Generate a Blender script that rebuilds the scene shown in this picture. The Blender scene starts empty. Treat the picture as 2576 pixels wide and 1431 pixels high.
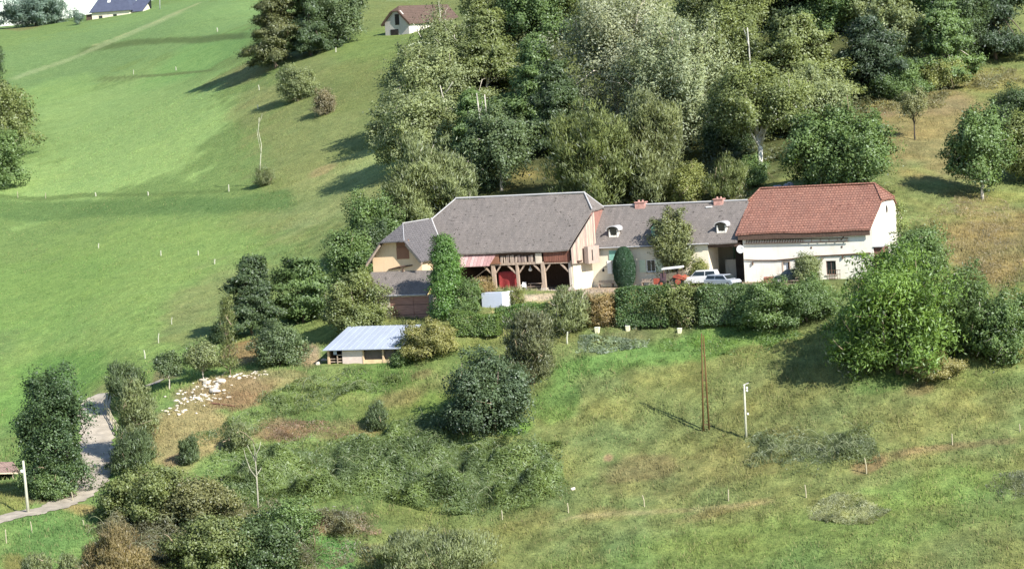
import bpy, bmesh, math, random
import numpy as np
from mathutils import Matrix, Vector

SC = bpy.context.scene
COL = SC.collection
rng = np.random.default_rng(7)
random.seed(7)

# ------------------------------------------------------------------ camera
F_PX = 7480.0
EYE = np.array([0.0, 0.0, 24.0])
_p, _r = math.radians(4.0), math.radians(3.6)
FWD = np.array([0, math.cos(_p), -math.sin(_p)])
_r0 = np.array([1.0, 0, 0]); _u0 = np.array([0, math.sin(_p), math.cos(_p)])
RIGHT = _r0*math.cos(_r) - _u0*math.sin(_r)
UP = _u0*math.cos(_r) + _r0*math.sin(_r)

def ray(u, v):
    return FWD + RIGHT*((u-1288)/F_PX) + UP*((715.5-v)/F_PX)

def P(u, v, y):
    d = ray(u, v)
    return EYE + d*(y/d[1])

cam_d = bpy.data.cameras.new('camera')
cam = bpy.data.objects.new('camera', cam_d); COL.objects.link(cam)
cam_d.sensor_width = 36.0
cam_d.lens = 36.0*F_PX/2576.0
cam_d.clip_start = 1.0; cam_d.clip_end = 20000.0
M3 = Matrix((Vector(RIGHT), Vector(UP), Vector(-FWD))).transposed()
cam.matrix_world = Matrix.Translation(Vector(EYE)) @ M3.to_4x4()
SC.camera = cam

# ------------------------------------------------------------------ tags
def tag(o, label=None, cat=None, group=None, kind=None):
    if label: o['label'] = label
    if cat: o['category'] = cat
    if group: o['group'] = group
    if kind: o['kind'] = kind
    return o

def empty(name, loc, rz=0.0, label=None, cat=None, group=None):
    o = bpy.data.objects.new(name, None); COL.objects.link(o)
    o.empty_display_size = 0.2
    o.location = tuple(float(c) for c in loc); o.rotation_euler = (0, 0, rz)
    return tag(o, label, cat, group)

# ------------------------------------------------------------------ colours / materials
def lin(c):
    return tuple(((x/255)/12.92 if x/255 <= .04045 else ((x/255+.055)/1.055)**2.4) for x in c)

def nn(nt, t, **kw):
    n = nt.nodes.new(t)
    for k, v in kw.items():
        setattr(n, k, v)
    return n

def new_mat(name):
    m = bpy.data.materials.new(name); m.use_nodes = True
    nt = m.node_tree
    b = nt.nodes['Principled BSDF']
    return m, nt, b

def ramp(nt, stops):
    r = nn(nt, 'ShaderNodeValToRGB')
    els = r.color_ramp.elements
    while len(els) < len(stops): els.new(0.5)
    for e, (p, c) in zip(els, stops):
        e.position = p; e.color = (*c, 1) if len(c) == 3 else c
    return r

def mat(name, col, rough=.85, var=.25, scale=2.0, bump=.15, bscale=12.0, stretch=(1, 1, 1), spec=.2, metal=0.0, col2=None):
    """plain weathered surface: two-scale noise on the colour, noise bump"""
    m, nt, b = new_mat(name)
    L = nt.links
    tc = nn(nt, 'ShaderNodeTexCoord')
    mp = nn(nt, 'ShaderNodeMapping'); mp.inputs['Scale'].default_value = stretch
    L.new(tc.outputs['Object'], mp.inputs['Vector'])
    n1 = nn(nt, 'ShaderNodeTexNoise'); n1.inputs['Scale'].default_value = scale; n1.inputs['Detail'].default_value = 6
    n1.inputs['Roughness'].default_value = .65
    L.new(mp.outputs[0], n1.inputs['Vector'])
    a = tuple(max(0, c*(1-var)) for c in col); z = col2 or tuple(min(1, c*(1+var)) for c in col)
    rp = ramp(nt, [(.3, a), (.7, z)])
    L.new(n1.outputs['Fac'], rp.inputs['Fac'])
    L.new(rp.outputs['Color'], b.inputs['Base Color'])
    n2 = nn(nt, 'ShaderNodeTexNoise'); n2.inputs['Scale'].default_value = bscale; n2.inputs['Detail'].default_value = 4
    L.new(mp.outputs[0], n2.inputs['Vector'])
    bp = nn(nt, 'ShaderNodeBump'); bp.inputs['Strength'].default_value = bump; bp.inputs['Distance'].default_value = .05
    L.new(n2.outputs['Fac'], bp.inputs['Height']); L.new(bp.outputs[0], b.inputs['Normal'])
    b.inputs['Roughness'].default_value = rough
    b.inputs['Specular IOR Level'].default_value = spec
    b.inputs['Metallic'].default_value = metal
    return m

def roof_mat(name, c1, c2, c3, row=.32, brick=.3, streak=1.0, lichen=(.3, .28, .25), mortar_dark=.55, bump=.5, mortar=.03):
    """courses of slates or tiles run along local X, counted up the slope by local Z"""
    m, nt, b = new_mat(name)
    L = nt.links
    tc = nn(nt, 'ShaderNodeTexCoord')
    sx = nn(nt, 'ShaderNodeSeparateXYZ'); L.new(tc.outputs['Object'], sx.inputs[0])
    ad = nn(nt, 'ShaderNodeMath', operation='MULTIPLY_ADD'); ad.inputs[1].default_value = .35
    L.new(sx.outputs['Y'], ad.inputs[0]); L.new(sx.outputs['X'], ad.inputs[2])
    cx = nn(nt, 'ShaderNodeCombineXYZ'); L.new(ad.outputs[0], cx.inputs['X']); L.new(sx.outputs['Z'], cx.inputs['Y'])
    # wobble the courses a little
    nz = nn(nt, 'ShaderNodeTexNoise'); nz.inputs['Scale'].default_value = .9; nz.inputs['Detail'].default_value = 3
    L.new(tc.outputs['Object'], nz.inputs['Vector'])
    vm = nn(nt, 'ShaderNodeVectorMath', operation='MULTIPLY_ADD')
    vm.inputs[1].default_value = (.25, .12, 0)
    L.new(nz.outputs['Color'], vm.inputs[0]); L.new(cx.outputs[0], vm.inputs[2])
    br = nn(nt, 'ShaderNodeTexBrick'); br.offset = .5
    br.inputs['Scale'].default_value = 1.0
    br.inputs['Brick Width'].default_value = brick; br.inputs['Row Height'].default_value = row
    br.inputs['Mortar Size'].default_value = mortar; br.inputs['Mortar Smooth'].default_value = .6
    br.inputs['Color1'].default_value = (*c1, 1); br.inputs['Color2'].default_value = (*c2, 1)
    br.inputs['Mortar'].default_value = (*tuple(c*mortar_dark for c in c1), 1)
    L.new(vm.outputs[0], br.inputs['Vector'])
    # weather streaks running down the slope
    mp = nn(nt, 'ShaderNodeMapping'); mp.inputs['Scale'].default_value = (1.4, .5, .35)
    L.new(tc.outputs['Object'], mp.inputs['Vector'])
    n1 = nn(nt, 'ShaderNodeTexNoise'); n1.inputs['Scale'].default_value = 1.2; n1.inputs['Detail'].default_value = 8
    n1.inputs['Roughness'].default_value = .7
    L.new(mp.outputs[0], n1.inputs['Vector'])
    rp = ramp(nt, [(.38, (0, 0, 0)), (.68, (1, 1, 1))]); L.new(n1.outputs['Fac'], rp.inputs['Fac'])
    mx = nn(nt, 'ShaderNodeMix', data_type='RGBA')
    mu = nn(nt, 'ShaderNodeMath', operation='MULTIPLY'); mu.inputs[1].default_value = .55*streak
    L.new(rp.outputs['Color'], mu.inputs[0]); L.new(mu.outputs[0], mx.inputs['Factor'])
    L.new(br.outputs['Color'], mx.inputs[6]); mx.inputs[7].default_value = (*c3, 1)
    # lichen / slipped slates speckle
    n3 = nn(nt, 'ShaderNodeTexNoise'); n3.inputs['Scale'].default_value = 5.5; n3.inputs['Detail'].default_value = 5
    L.new(tc.outputs['Object'], n3.inputs['Vector'])
    r3 = ramp(nt, [(.60, (0, 0, 0)), (.72, (1, 1, 1))]); L.new(n3.outputs['Fac'], r3.inputs['Fac'])
    mx2 = nn(nt, 'ShaderNodeMix', data_type='RGBA')
    mu2 = nn(nt, 'ShaderNodeMath', operation='MULTIPLY'); mu2.inputs[1].default_value = .5
    L.new(r3.outputs['Color'], mu2.inputs[0]); L.new(mu2.outputs[0], mx2.inputs['Factor'])
    L.new(mx.outputs[2], mx2.inputs[6]); mx2.inputs[7].default_value = (*lichen, 1)
    n4 = nn(nt, 'ShaderNodeTexNoise'); n4.inputs['Scale'].default_value = 3.1; n4.inputs['Detail'].default_value = 7
    L.new(tc.outputs['Object'], n4.inputs['Vector'])
    r4 = ramp(nt, [(.31, (1, 1, 1)), (.39, (0, 0, 0))]); L.new(n4.outputs['Fac'], r4.inputs['Fac'])
    mx3 = nn(nt, 'ShaderNodeMix', data_type='RGBA')
    L.new(r4.outputs['Color'], mx3.inputs['Factor'])
    L.new(mx2.outputs[2], mx3.inputs[6]); mx3.inputs[7].default_value = (*tuple(c*.4 for c in c1), 1)
    L.new(mx3.outputs[2], b.inputs['Base Color'])
    bp = nn(nt, 'ShaderNodeBump'); bp.inputs['Strength'].default_value = bump; bp.inputs['Distance'].default_value = .06
    L.new(br.outputs['Fac'], bp.inputs['Height']); bp.invert = True
    bp2 = nn(nt, 'ShaderNodeBump'); bp2.inputs['Strength'].default_value = .4; bp2.inputs['Distance'].default_value = .08
    L.new(n3.outputs['Fac'], bp2.inputs['Height']); L.new(bp.outputs[0], bp2.inputs['Normal'])
    L.new(bp2.outputs[0], b.inputs['Normal'])
    b.inputs['Roughness'].default_value = .8; b.inputs['Specular IOR Level'].default_value = .15
    return m

def plaster_mat(name, c, stain=(.42, .36, .27), amount=.5):
    m, nt, b = new_mat(name)
    L = nt.links
    tc = nn(nt, 'ShaderNodeTexCoord')
    n1 = nn(nt, 'ShaderNodeTexNoise'); n1.inputs['Scale'].default_value = .8; n1.inputs['Detail'].default_value = 9
    n1.inputs['Roughness'].default_value = .7
    mp = nn(nt, 'ShaderNodeMapping'); mp.inputs['Scale'].default_value = (1, 1, .6)
    L.new(tc.outputs['Object'], mp.inputs['Vector']); L.new(mp.outputs[0], n1.inputs['Vector'])
    rp = ramp(nt, [(.5, (0, 0, 0)), (.78, (1, 1, 1))]); L.new(n1.outputs['Fac'], rp.inputs['Fac'])
    mu = nn(nt, 'ShaderNodeMath', operation='MULTIPLY'); mu.inputs[1].default_value = amount
    L.new(rp.outputs['Color'], mu.inputs[0])
    mx = nn(nt, 'ShaderNodeMix', data_type='RGBA'); L.new(mu.outputs[0], mx.inputs['Factor'])
    mx.inputs[6].default_value = (*c, 1); mx.inputs[7].default_value = (*stain, 1)
    # thin rain streaks
    mp2 = nn(nt, 'ShaderNodeMapping'); mp2.inputs['Scale'].default_value = (3.5, 3.5, .25)
    L.new(tc.outputs['Object'], mp2.inputs['Vector'])
    n2 = nn(nt, 'ShaderNodeTexNoise'); n2.inputs['Scale'].default_value = 1.6; n2.inputs['Detail'].default_value = 5
    L.new(mp2.outputs[0], n2.inputs['Vector'])
    r2 = ramp(nt, [(.6, (0, 0, 0)), (.75, (1, 1, 1))]); L.new(n2.outputs['Fac'], r2.inputs['Fac'])
    mu2 = nn(nt, 'ShaderNodeMath', operation='MULTIPLY'); mu2.inputs[1].default_value = amount*.55
    L.new(r2.outputs['Color'], mu2.inputs[0])
    mx2 = nn(nt, 'ShaderNodeMix', data_type='RGBA'); L.new(mu2.outputs[0], mx2.inputs['Factor'])
    L.new(mx.outputs[2], mx2.inputs[6]); mx2.inputs[7].default_value = (*tuple(x*.62 for x in stain), 1)
    L.new(mx2.outputs[2], b.inputs['Base Color'])
    n3 = nn(nt, 'ShaderNodeTexNoise'); n3.inputs['Scale'].default_value = 9; n3.inputs['Detail'].default_value = 4
    L.new(tc.outputs['Object'], n3.inputs['Vector'])
    bp = nn(nt, 'ShaderNodeBump'); bp.inputs['Strength'].default_value = .25; bp.inputs['Distance'].default_value = .05
    L.new(n3.outputs['Fac'], bp.inputs['Height']); L.new(bp.outputs[0], b.inputs['Normal'])
    b.inputs['Roughness'].default_value = .92; b.inputs['Specular IOR Level'].default_value = .1
    return m

def plank_mat(name, c1, c2, width=.25, axis='X', ang=0.0):
    m, nt, b = new_mat(name)
    L = nt.links
    tc = nn(nt, 'ShaderNodeTexCoord')
    sx = nn(nt, 'ShaderNodeSeparateXYZ'); L.new(tc.outputs['Object'], sx.inputs[0])
    ad = nn(nt, 'ShaderNodeMath', operation='MULTIPLY_ADD'); ad.inputs[1].default_value = .9 if axis == 'XY' else 0
    L.new(sx.outputs['Y'], ad.inputs[0]); L.new(sx.outputs['Z' if axis == 'Z' else 'X'], ad.inputs[2])
    dv = nn(nt, 'ShaderNodeMath', operation='DIVIDE'); dv.inputs[1].default_value = width; L.new(ad.outputs[0], dv.inputs[0])
    fl = nn(nt, 'ShaderNodeMath', operation='FLOOR'); L.new(dv.outputs[0], fl.inputs[0])
    fr = nn(nt, 'ShaderNodeMath', operation='FRACT'); L.new(dv.outputs[0], fr.inputs[0])
    wn = nn(nt, 'ShaderNodeTexWhiteNoise', noise_dimensions='1D'); L.new(fl.outputs[0], wn.inputs['W'])
    rp = ramp(nt, [(0, c1), (1, c2)]); L.new(wn.outputs['Value'], rp.inputs['Fac'])
    gp = ramp(nt, [(0, (.25, .25, .25)), (.12, (1, 1, 1))]); L.new(fr.outputs[0], gp.inputs['Fac'])
    mp = nn(nt, 'ShaderNodeMapping'); mp.inputs['Scale'].default_value = (8, 8, .7) if axis != 'Z' else (.7, .7, 8)
    L.new(tc.outputs['Object'], mp.inputs['Vector'])
    nz = nn(nt, 'ShaderNodeTexNoise'); nz.inputs['Scale'].default_value = 1.5; nz.inputs['Detail'].default_value = 6
    L.new(mp.outputs[0], nz.inputs['Vector'])
    ng = ramp(nt, [(.3, (.6, .6, .6)), (.7, (1.15, 1.15, 1.15))]); L.new(nz.outputs['Fac'], ng.inputs['Fac'])
    m1 = nn(nt, 'ShaderNodeMix', data_type='RGBA', blend_type='MULTIPLY'); m1.inputs['Factor'].default_value = 1
    L.new(rp.outputs['Color'], m1.inputs[6]); L.new(gp.outputs['Color'], m1.inputs[7])
    m2 = nn(nt, 'ShaderNodeMix', data_type='RGBA', blend_type='MULTIPLY'); m2.inputs['Factor'].default_value = 1
    L.new(m1.outputs[2], m2.inputs[6]); L.new(ng.outputs['Color'], m2.inputs[7])
    L.new(m2.outputs[2], b.inputs['Base Color'])
    bp = nn(nt, 'ShaderNodeBump'); bp.inputs['Strength'].default_value = .5; bp.inputs['Distance'].default_value = .05
    L.new(gp.outputs['Color'], bp.inputs['Height']); L.new(bp.outputs[0], b.inputs['Normal'])
    b.inputs['Roughness'].default_value = .85
    return m

MT = {}
def leaf_mat():
    m, nt, b = new_mat('foliage_leaves')
    L = nt.links
    nt.nodes.remove(b)
    out = nt.nodes['Material Output']
    oi = nn(nt, 'ShaderNodeObjectInfo')
    at = nn(nt, 'ShaderNodeAttribute'); at.attribute_name = 'tint'
    dark = nn(nt, 'ShaderNodeMix', data_type='RGBA', blend_type='MULTIPLY'); dark.inputs['Factor'].default_value = 1
    rp = ramp(nt, [(0, (.50, .55, .58)), (.5, (1, 1, 1)), (.85, (1.32, 1.30, 1.08)), (1, (1.6, 1.52, 1.25))])
    L.new(at.outputs['Fac'], rp.inputs['Fac'])
    L.new(oi.outputs['Color'], dark.inputs[6]); L.new(rp.outputs['Color'], dark.inputs[7])
    df = nn(nt, 'ShaderNodeBsdfDiffuse'); L.new(dark.outputs[2], df.inputs['Color'])
    # a leaf's shading leans towards the clump it belongs to
    pa = nn(nt, 'ShaderNodeAttribute'); pa.attribute_name = 'puff'; ge = nn(nt, 'ShaderNodeNewGeometry')
    vm = nn(nt, 'ShaderNodeVectorMath', operation='MULTIPLY_ADD'); vm.inputs[1].default_value = (2.6, 2.6, 2.6)
    L.new(pa.outputs['Vector'], vm.inputs[0]); L.new(ge.outputs['Normal'], vm.inputs[2])
    vn = nn(nt, 'ShaderNodeVectorMath', operation='NORMALIZE'); L.new(vm.outputs[0], vn.inputs[0]); L.new(vn.outputs[0], df.inputs['Normal'])
    tr = nn(nt, 'ShaderNodeBsdfTranslucent')
    yl = nn(nt, 'ShaderNodeMix', data_type='RGBA', blend_type='MULTIPLY'); yl.inputs['Factor'].default_value = 1
    L.new(dark.outputs[2], yl.inputs[6]); yl.inputs[7].default_value = (1.2, 1.25, .5, 1)
    L.new(yl.outputs[2], tr.inputs['Color'])
    mx = nn(nt, 'ShaderNodeMixShader'); mx.inputs[0].default_value = .38
    L.new(df.outputs[0], mx.inputs[1]); L.new(tr.outputs[0], mx.inputs[2])
    gl = nn(nt, 'ShaderNodeBsdfGlossy'); gl.inputs['Roughness'].default_value = .5; gl.inputs['Color'].default_value = (.8, .85, .9, 1)
    mg = nn(nt, 'ShaderNodeMixShader'); mg.inputs[0].default_value = .04
    L.new(mx.outputs[0], mg.inputs[1]); L.new(gl.outputs[0], mg.inputs[2])
    L.new(mg.outputs[0], out.inputs['Surface'])
    return m
MT['leaf'] = leaf_mat()
def bark_mat():
    m, nt, b = new_mat('bark')
    L = nt.links
    oi = nn(nt, 'ShaderNodeObjectInfo'); tc = nn(nt, 'ShaderNodeTexCoord')
    mp = nn(nt, 'ShaderNodeMapping'); mp.inputs['Scale'].default_value = (4, 4, .8); L.new(tc.outputs['Object'], mp.inputs['Vector'])
    nz = nn(nt, 'ShaderNodeTexNoise'); nz.inputs['Scale'].default_value = 2; nz.inputs['Detail'].default_value = 6; L.new(mp.outputs[0], nz.inputs['Vector'])
    rp = ramp(nt, [(.3, (.5, .5, .5)), (.7, (1.2, 1.2, 1.2))]); L.new(nz.outputs['Fac'], rp.inputs['Fac'])
    mx = nn(nt, 'ShaderNodeMix', data_type='RGBA', blend_type='MULTIPLY'); mx.inputs['Factor'].default_value = 1
    L.new(oi.outputs['Color'], mx.inputs[6]); L.new(rp.outputs['Color'], mx.inputs[7])
    L.new(mx.outputs[2], b.inputs['Base Color']); b.inputs['Roughness'].default_value = .9
    bp = nn(nt, 'ShaderNodeBump'); bp.inputs['Strength'].default_value = .5; L.new(nz.outputs['Fac'], bp.inputs['Height']); L.new(bp.outputs[0], b.inputs['Normal'])
    return m
MT['bark'] = bark_mat()

# ------------------------------------------------------------------ mesh builder
class MB:
    def __init__(s): s.v = []; s.f = []
    def add(s, vs, fs):
        k = len(s.v); s.v += [tuple(map(float, p)) for p in vs]; s.f += [tuple(k+i for i in q) for q in fs]; return s
    def box(s, x0, x1, y0, y1, z0, z1):
        return s.add([(x0, y0, z0), (x1, y0, z0), (x1, y1, z0), (x0, y1, z0), (x0, y0, z1), (x1, y0, z1), (x1, y1, z1), (x0, y1, z1)],
                     [(0, 3, 2, 1), (4, 5, 6, 7), (0, 1, 5, 4), (1, 2, 6, 5), (2, 3, 7, 6), (3, 0, 4, 7)])
    def plate(s, pts, off):
        """polygon with thickness: off is added to each point for the other side"""
        n = len(pts); a = [np.array(p, float) for p in pts]; b = [p+np.array(off, float) for p in a]
        # outward orientation for the first side is opposite to off
        nrm = np.zeros(3)
        for i in range(n): nrm += np.cross(a[i], a[(i+1) % n])
        if nrm@np.array(off, float) > 0: a.reverse(); b.reverse()
        fs = [tuple(range(n)), tuple(range(2*n-1, n-1, -1))]
        for i in range(n):
            j = (i+1) % n
            fs.append((j, i, n+i, n+j))
        return s.add(a+b, fs)
    def beam(s, a, b, w, h=None, up=(0, 0, 1)):
        a = np.array(a, float); b = np.array(b, float); h = h or w
        d = b-a; d /= np.linalg.norm(d); up = np.array(up, float)
        if abs(d@up) > .97: up = np.array([0, 1.0, 0])
        x = np.cross(d, up); x /= np.linalg.norm(x); y = np.cross(x, d)
        vs = []
        for q in (a, b):
            for sx, sy in ((-1, -1), (1, -1), (1, 1), (-1, 1)):
                vs.append(q+x*sx*w/2+y*sy*h/2)
        return s.add(vs, [(0, 1, 2, 3), (7, 6, 5, 4), (0, 4, 5, 1), (1, 5, 6, 2), (2, 6, 7, 3), (3, 7, 4, 0)])
    def tube(s, pts, rad, n=6, caps=True):
        pts = [np.array(p, float) for p in pts]
        if not hasattr(rad, '__len__'): rad = [rad]*len(pts)
        k0 = len(s.v); prev = None
        for i, p in enumerate(pts):
            d = pts[min(i+1, len(pts)-1)]-pts[max(i-1, 0)]; d = d/(np.linalg.norm(d)+1e-9)
            ref = np.array([0, 0, 1.]) if abs(d[2]) < .9 else np.array([1., 0, 0])
            x = np.cross(d, ref); x /= np.linalg.norm(x)
            if prev is not None:
                x2 = prev-d*(prev@d); l = np.linalg.norm(x2)
                if l > 1e-6: x = x2/l
            prev = x; y = np.cross(d, x)
            for j in range(n):
                t = 2*math.pi*j/n; s.v.append(tuple(p+(x*math.cos(t)+y*math.sin(t))*rad[i]))
        for i in range(len(pts)-1):
            for j in range(n):
                a = k0+i*n+j; b = k0+i*n+(j+1) % n
                s.f.append((a, b, b+n, a+n))
        if caps:
            s.f.append(tuple(k0+j for j in reversed(range(n)))); e = k0+(len(pts)-1)*n; s.f.append(tuple(e+j for j in range(n)))
        return s
    def lathe(s, c, prof, n=12, axis='z'):
        k0 = len(s.v)
        for r, z in prof:
            for j in range(n):
                t = 2*math.pi*j/n; q = (r*math.cos(t), r*math.sin(t), z)
                if axis == 'y': q = (q[0], q[2], q[1])
                if axis == 'x': q = (q[2], q[0], q[1])
                s.v.append((c[0]+q[0], c[1]+q[1], c[2]+q[2]))
        for i in range(len(prof)-1):
            for j in range(n):
                a = k0+i*n+j; b = k0+i*n+(j+1) % n; s.f.append((a, b, b+n, a+n))
        s.f.append(tuple(k0+j for j in reversed(range(n)))); e = k0+(len(prof)-1)*n; s.f.append(tuple(e+j for j in range(n)))
        return s
    def wall(s, x0, x1, y0, y1, z0, z1, holes=()):
        """wall in the XZ plane with rectangular openings (hx0,hx1,hz0,hz1)"""
        xs = sorted({x0, x1, *[h[0] for h in holes], *[h[1] for h in holes]}); zs = sorted({z0, z1, *[h[2] for h in holes], *[h[3] for h in holes]})
        for i in range(len(xs)-1):
            run = None
            for j in range(len(zs)-1):
                cx, cz = (xs[i]+xs[i+1])/2, (zs[j]+zs[j+1])/2
                solid = not any(h[0] < cx < h[1] and h[2] < cz < h[3] for h in holes)
                if solid:
                    run = (run[0], zs[j+1]) if run else (zs[j], zs[j+1])
                if (not solid or j == len(zs)-2) and run:
                    s.box(xs[i], xs[i+1], y0, y1, run[0], run[1]); run = None
        return s
    def sag(s, amp, sc=2.6):
        """old roofs are never flat: cut the planes up and let them sink and wave a little"""
        bm = bmesh.new(); vv = [bm.verts.new(v) for v in s.v]
        for f in s.f:
            try: bm.faces.new([vv[i] for i in f])
            except ValueError: pass
        bmesh.ops.triangulate(bm, faces=bm.faces)
        for _ in range(3): bmesh.ops.subdivide_edges(bm, edges=[e for e in bm.edges if e.calc_length() > 1.1], cuts=1, use_grid_fill=False); bmesh.ops.triangulate(bm, faces=bm.faces)
        bm.verts.index_update(); a = np.array([v.co[:] for v in bm.verts])
        a[:, 2] += amp*(fbm(a[:, 0]+3.1, a[:, 1], sc, 3)-.25)
        s.v = [tuple(q) for q in a]; s.f = [tuple(v.index for v in f.verts) for f in bm.faces]; bm.free(); return s
    def build(s, name, m, parent=None, smooth=False, color=None, bevel=0):
        me = bpy.data.meshes.new(name); me.from_pydata(s.v, [], s.f); me.update()
        o = bpy.data.objects.new(name, me); COL.objects.link(o)
        if m: me.materials.append(m)
        if parent: o.parent = parent
        bm = bmesh.new(); bm.from_mesh(me); bmesh.ops.recalc_face_normals(bm, faces=bm.faces); bm.to_mesh(me); bm.free()
        if smooth:
            for p in me.polygons: p.use_smooth = True
        if color: o.color = (*color, 1)
        if bevel:
            b = o.modifiers.new('bevel', 'BEVEL'); b.width = bevel; b.segments = 2; b.limit_method = 'ANGLE'
        return o

# ------------------------------------------------------------------ noise
_perm = np.random.default_rng(3).random((256, 256))
def vnoise(x, y):
    xi = np.floor(x).astype(int); yi = np.floor(y).astype(int); fx = x-xi; fy = y-yi
    fx = fx*fx*(3-2*fx); fy = fy*fy*(3-2*fy)
    g = lambda i, j: _perm[i & 255, j & 255]
    return (g(xi, yi)*(1-fx)+g(xi+1, yi)*fx)*(1-fy)+(g(xi, yi+1)*(1-fx)+g(xi+1, yi+1)*fx)*fy
def fbm(x, y, sc, oc=4):
    r = 0; a = 1; t = 0
    for i in range(oc):
        r = r+a*(vnoise(x/sc+17.3*i, y/sc-9.1*i)-.5); t += a; a *= .5; sc *= .5
    return r/t*2
def sstep(a, b, x):
    t = np.clip((x-a)/(b-a), 0, 1); return t*t*(3-2*t)

# ------------------------------------------------------------------ terrain
PS = math.radians(-23)
AX = np.array([math.cos(PS), math.sin(PS), 0]); BY = np.array([-math.sin(PS), math.cos(PS), 0])
FO = P(1490, 722, 337.5)        # farmhouse corner: origin of the farm frame
YARD = float(FO[2])

ctrl = []
def cp(u, v, y): ctrl.append(P(u, v, y))
def cz(u, y, z): q = P(u, 715, y); ctrl.append(np.array([q[0], y, z]))
# lower field: falls away from the yard edge towards the camera
for u, ye in ((1130, 331), (1290, 330), (1500, 328), (1700, 326), (1900, 322.5), (2150, 318), (2400, 316), (2576, 314.5), (2800, 313)):
    for dy in (0, 10, 22, 36, 52, 72):
        cz(u, ye-dy, YARD-.46*min(dy, 30)-.36*max(0, dy-30))
for a in ((1030, 806, 330), (930, 912, 323), (800, 930, 321), (680, 925, 322), (540, 990, 318), (400, 1040, 314), (1000, 1100, 307), (820, 1050, 311),
          (640, 1210, 297), (400, 1180, 302), (900, 1250, 293), (150, 1240, 298), (300, 1130, 312), (260, 1000, 331), (640, 1431, 276), (300, 1431, 275), (900, 1431, 278),
          (0, 1431, 274), (0, 1310, 287), (-120, 1300, 288), (60, 1250, 296),
          (60, 1180, 322), (60, 1000, 352), (60, 800, 386), (60, 650, 421), (60, 500, 463), (60, 350, 521), (60, 190, 601), (60, 68, 722),
          (-150, 1000, 352), (-150, 500, 465), (-150, 190, 605), (-150, 75, 725),
          (260, 900, 352), (260, 750, 381), (260, 500, 446), (260, 300, 521), (260, 150, 602), (260, 45, 700),
          (500, 8, 692), (550, 850, 345), (550, 700, 375), (550, 480, 426), (550, 300, 476), (550, 150, 541), (550, 20, 640),
          (800, 860, 336), (800, 680, 366), (800, 480, 406), (800, 300, 446), (800, 170, 481), (800, 0, 551),
          (1000, 480, 386), (1000, 300, 431), (1000, 95, 496), (1100, 47, 522),
          (1300, 450, 377), (1300, 250, 416), (1300, 100, 456), (1300, 10, 490),
          (1700, 480, 367), (1700, 300, 401), (1700, 100, 441), (1700, -50, 481),
          (2200, 470, 350), (2200, 300, 384), (2200, 150, 420), (2200, 0, 460),
          (2500, 720, 317), (2500, 500, 345), (2500, 330, 376), (2500, 180, 409), (2500, 0, 452), (2800, 500, 343), (2800, 200, 405), (2800, 0, 452)):
    cp(*a)
for u, y, z in ((60, 860, 44), (260, 860, 43), (60, 1100, 36), (400, 1100, 36), (600, 760, 51), (800, 700, 51), (700, 900, 55), (1000, 620, 35), (1150, 640, 34), (1200, 800, 32), (1000, 900, 34),
                (1400, 600, 44), (1700, 600, 52), (2200, 600, 58), (2700, 600, 60), (1700, 900, 60), (2500, 900, 66), (1288, 215, -42), (0, 210, -34), (2576, 210, -44),
                (1288, 120, -60), (-800, 120, -48), (3400, 120, -60)):
    cz(u, y, z)
ctrl = np.array(ctrl)
def _st(x, y): return np.stack([x/y*8, np.log(y/340.0)*4], -1)
_K = _st(ctrl[:, 0], ctrl[:, 1])
def _phi(r2): return .5*r2*np.log(np.maximum(r2, 1e-12))
_n = len(ctrl)
_A = np.zeros((_n+3, _n+3)); _d2 = ((_K[:, None]-_K[None])**2).sum(-1)
_A[:_n, :_n] = _phi(_d2)+np.eye(_n)*6e-3; _A[:_n, _n] = 1; _A[:_n, _n+1:] = _K; _A[_n, :_n] = 1; _A[_n+1:, :_n] = _K.T
_w = np.linalg.solve(_A, np.concatenate([ctrl[:, 2], np.zeros(3)]))
def tps(x, y):
    sh = np.shape(x); x = np.ravel(x).astype(float); y = np.ravel(y).astype(float); out = np.empty_like(x)
    for i in range(0, len(x), 40000):
        k = _st(x[i:i+40000], y[i:i+40000]); d = ((k[:, None]-_K[None])**2).sum(-1)
        out[i:i+40000] = _phi(d)@_w[:_n]+_w[_n]+k@_w[_n+1:]
    return out.reshape(sh)
_flats = []   # (cx, cy, radius, falloff, z)
_road = None
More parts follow.
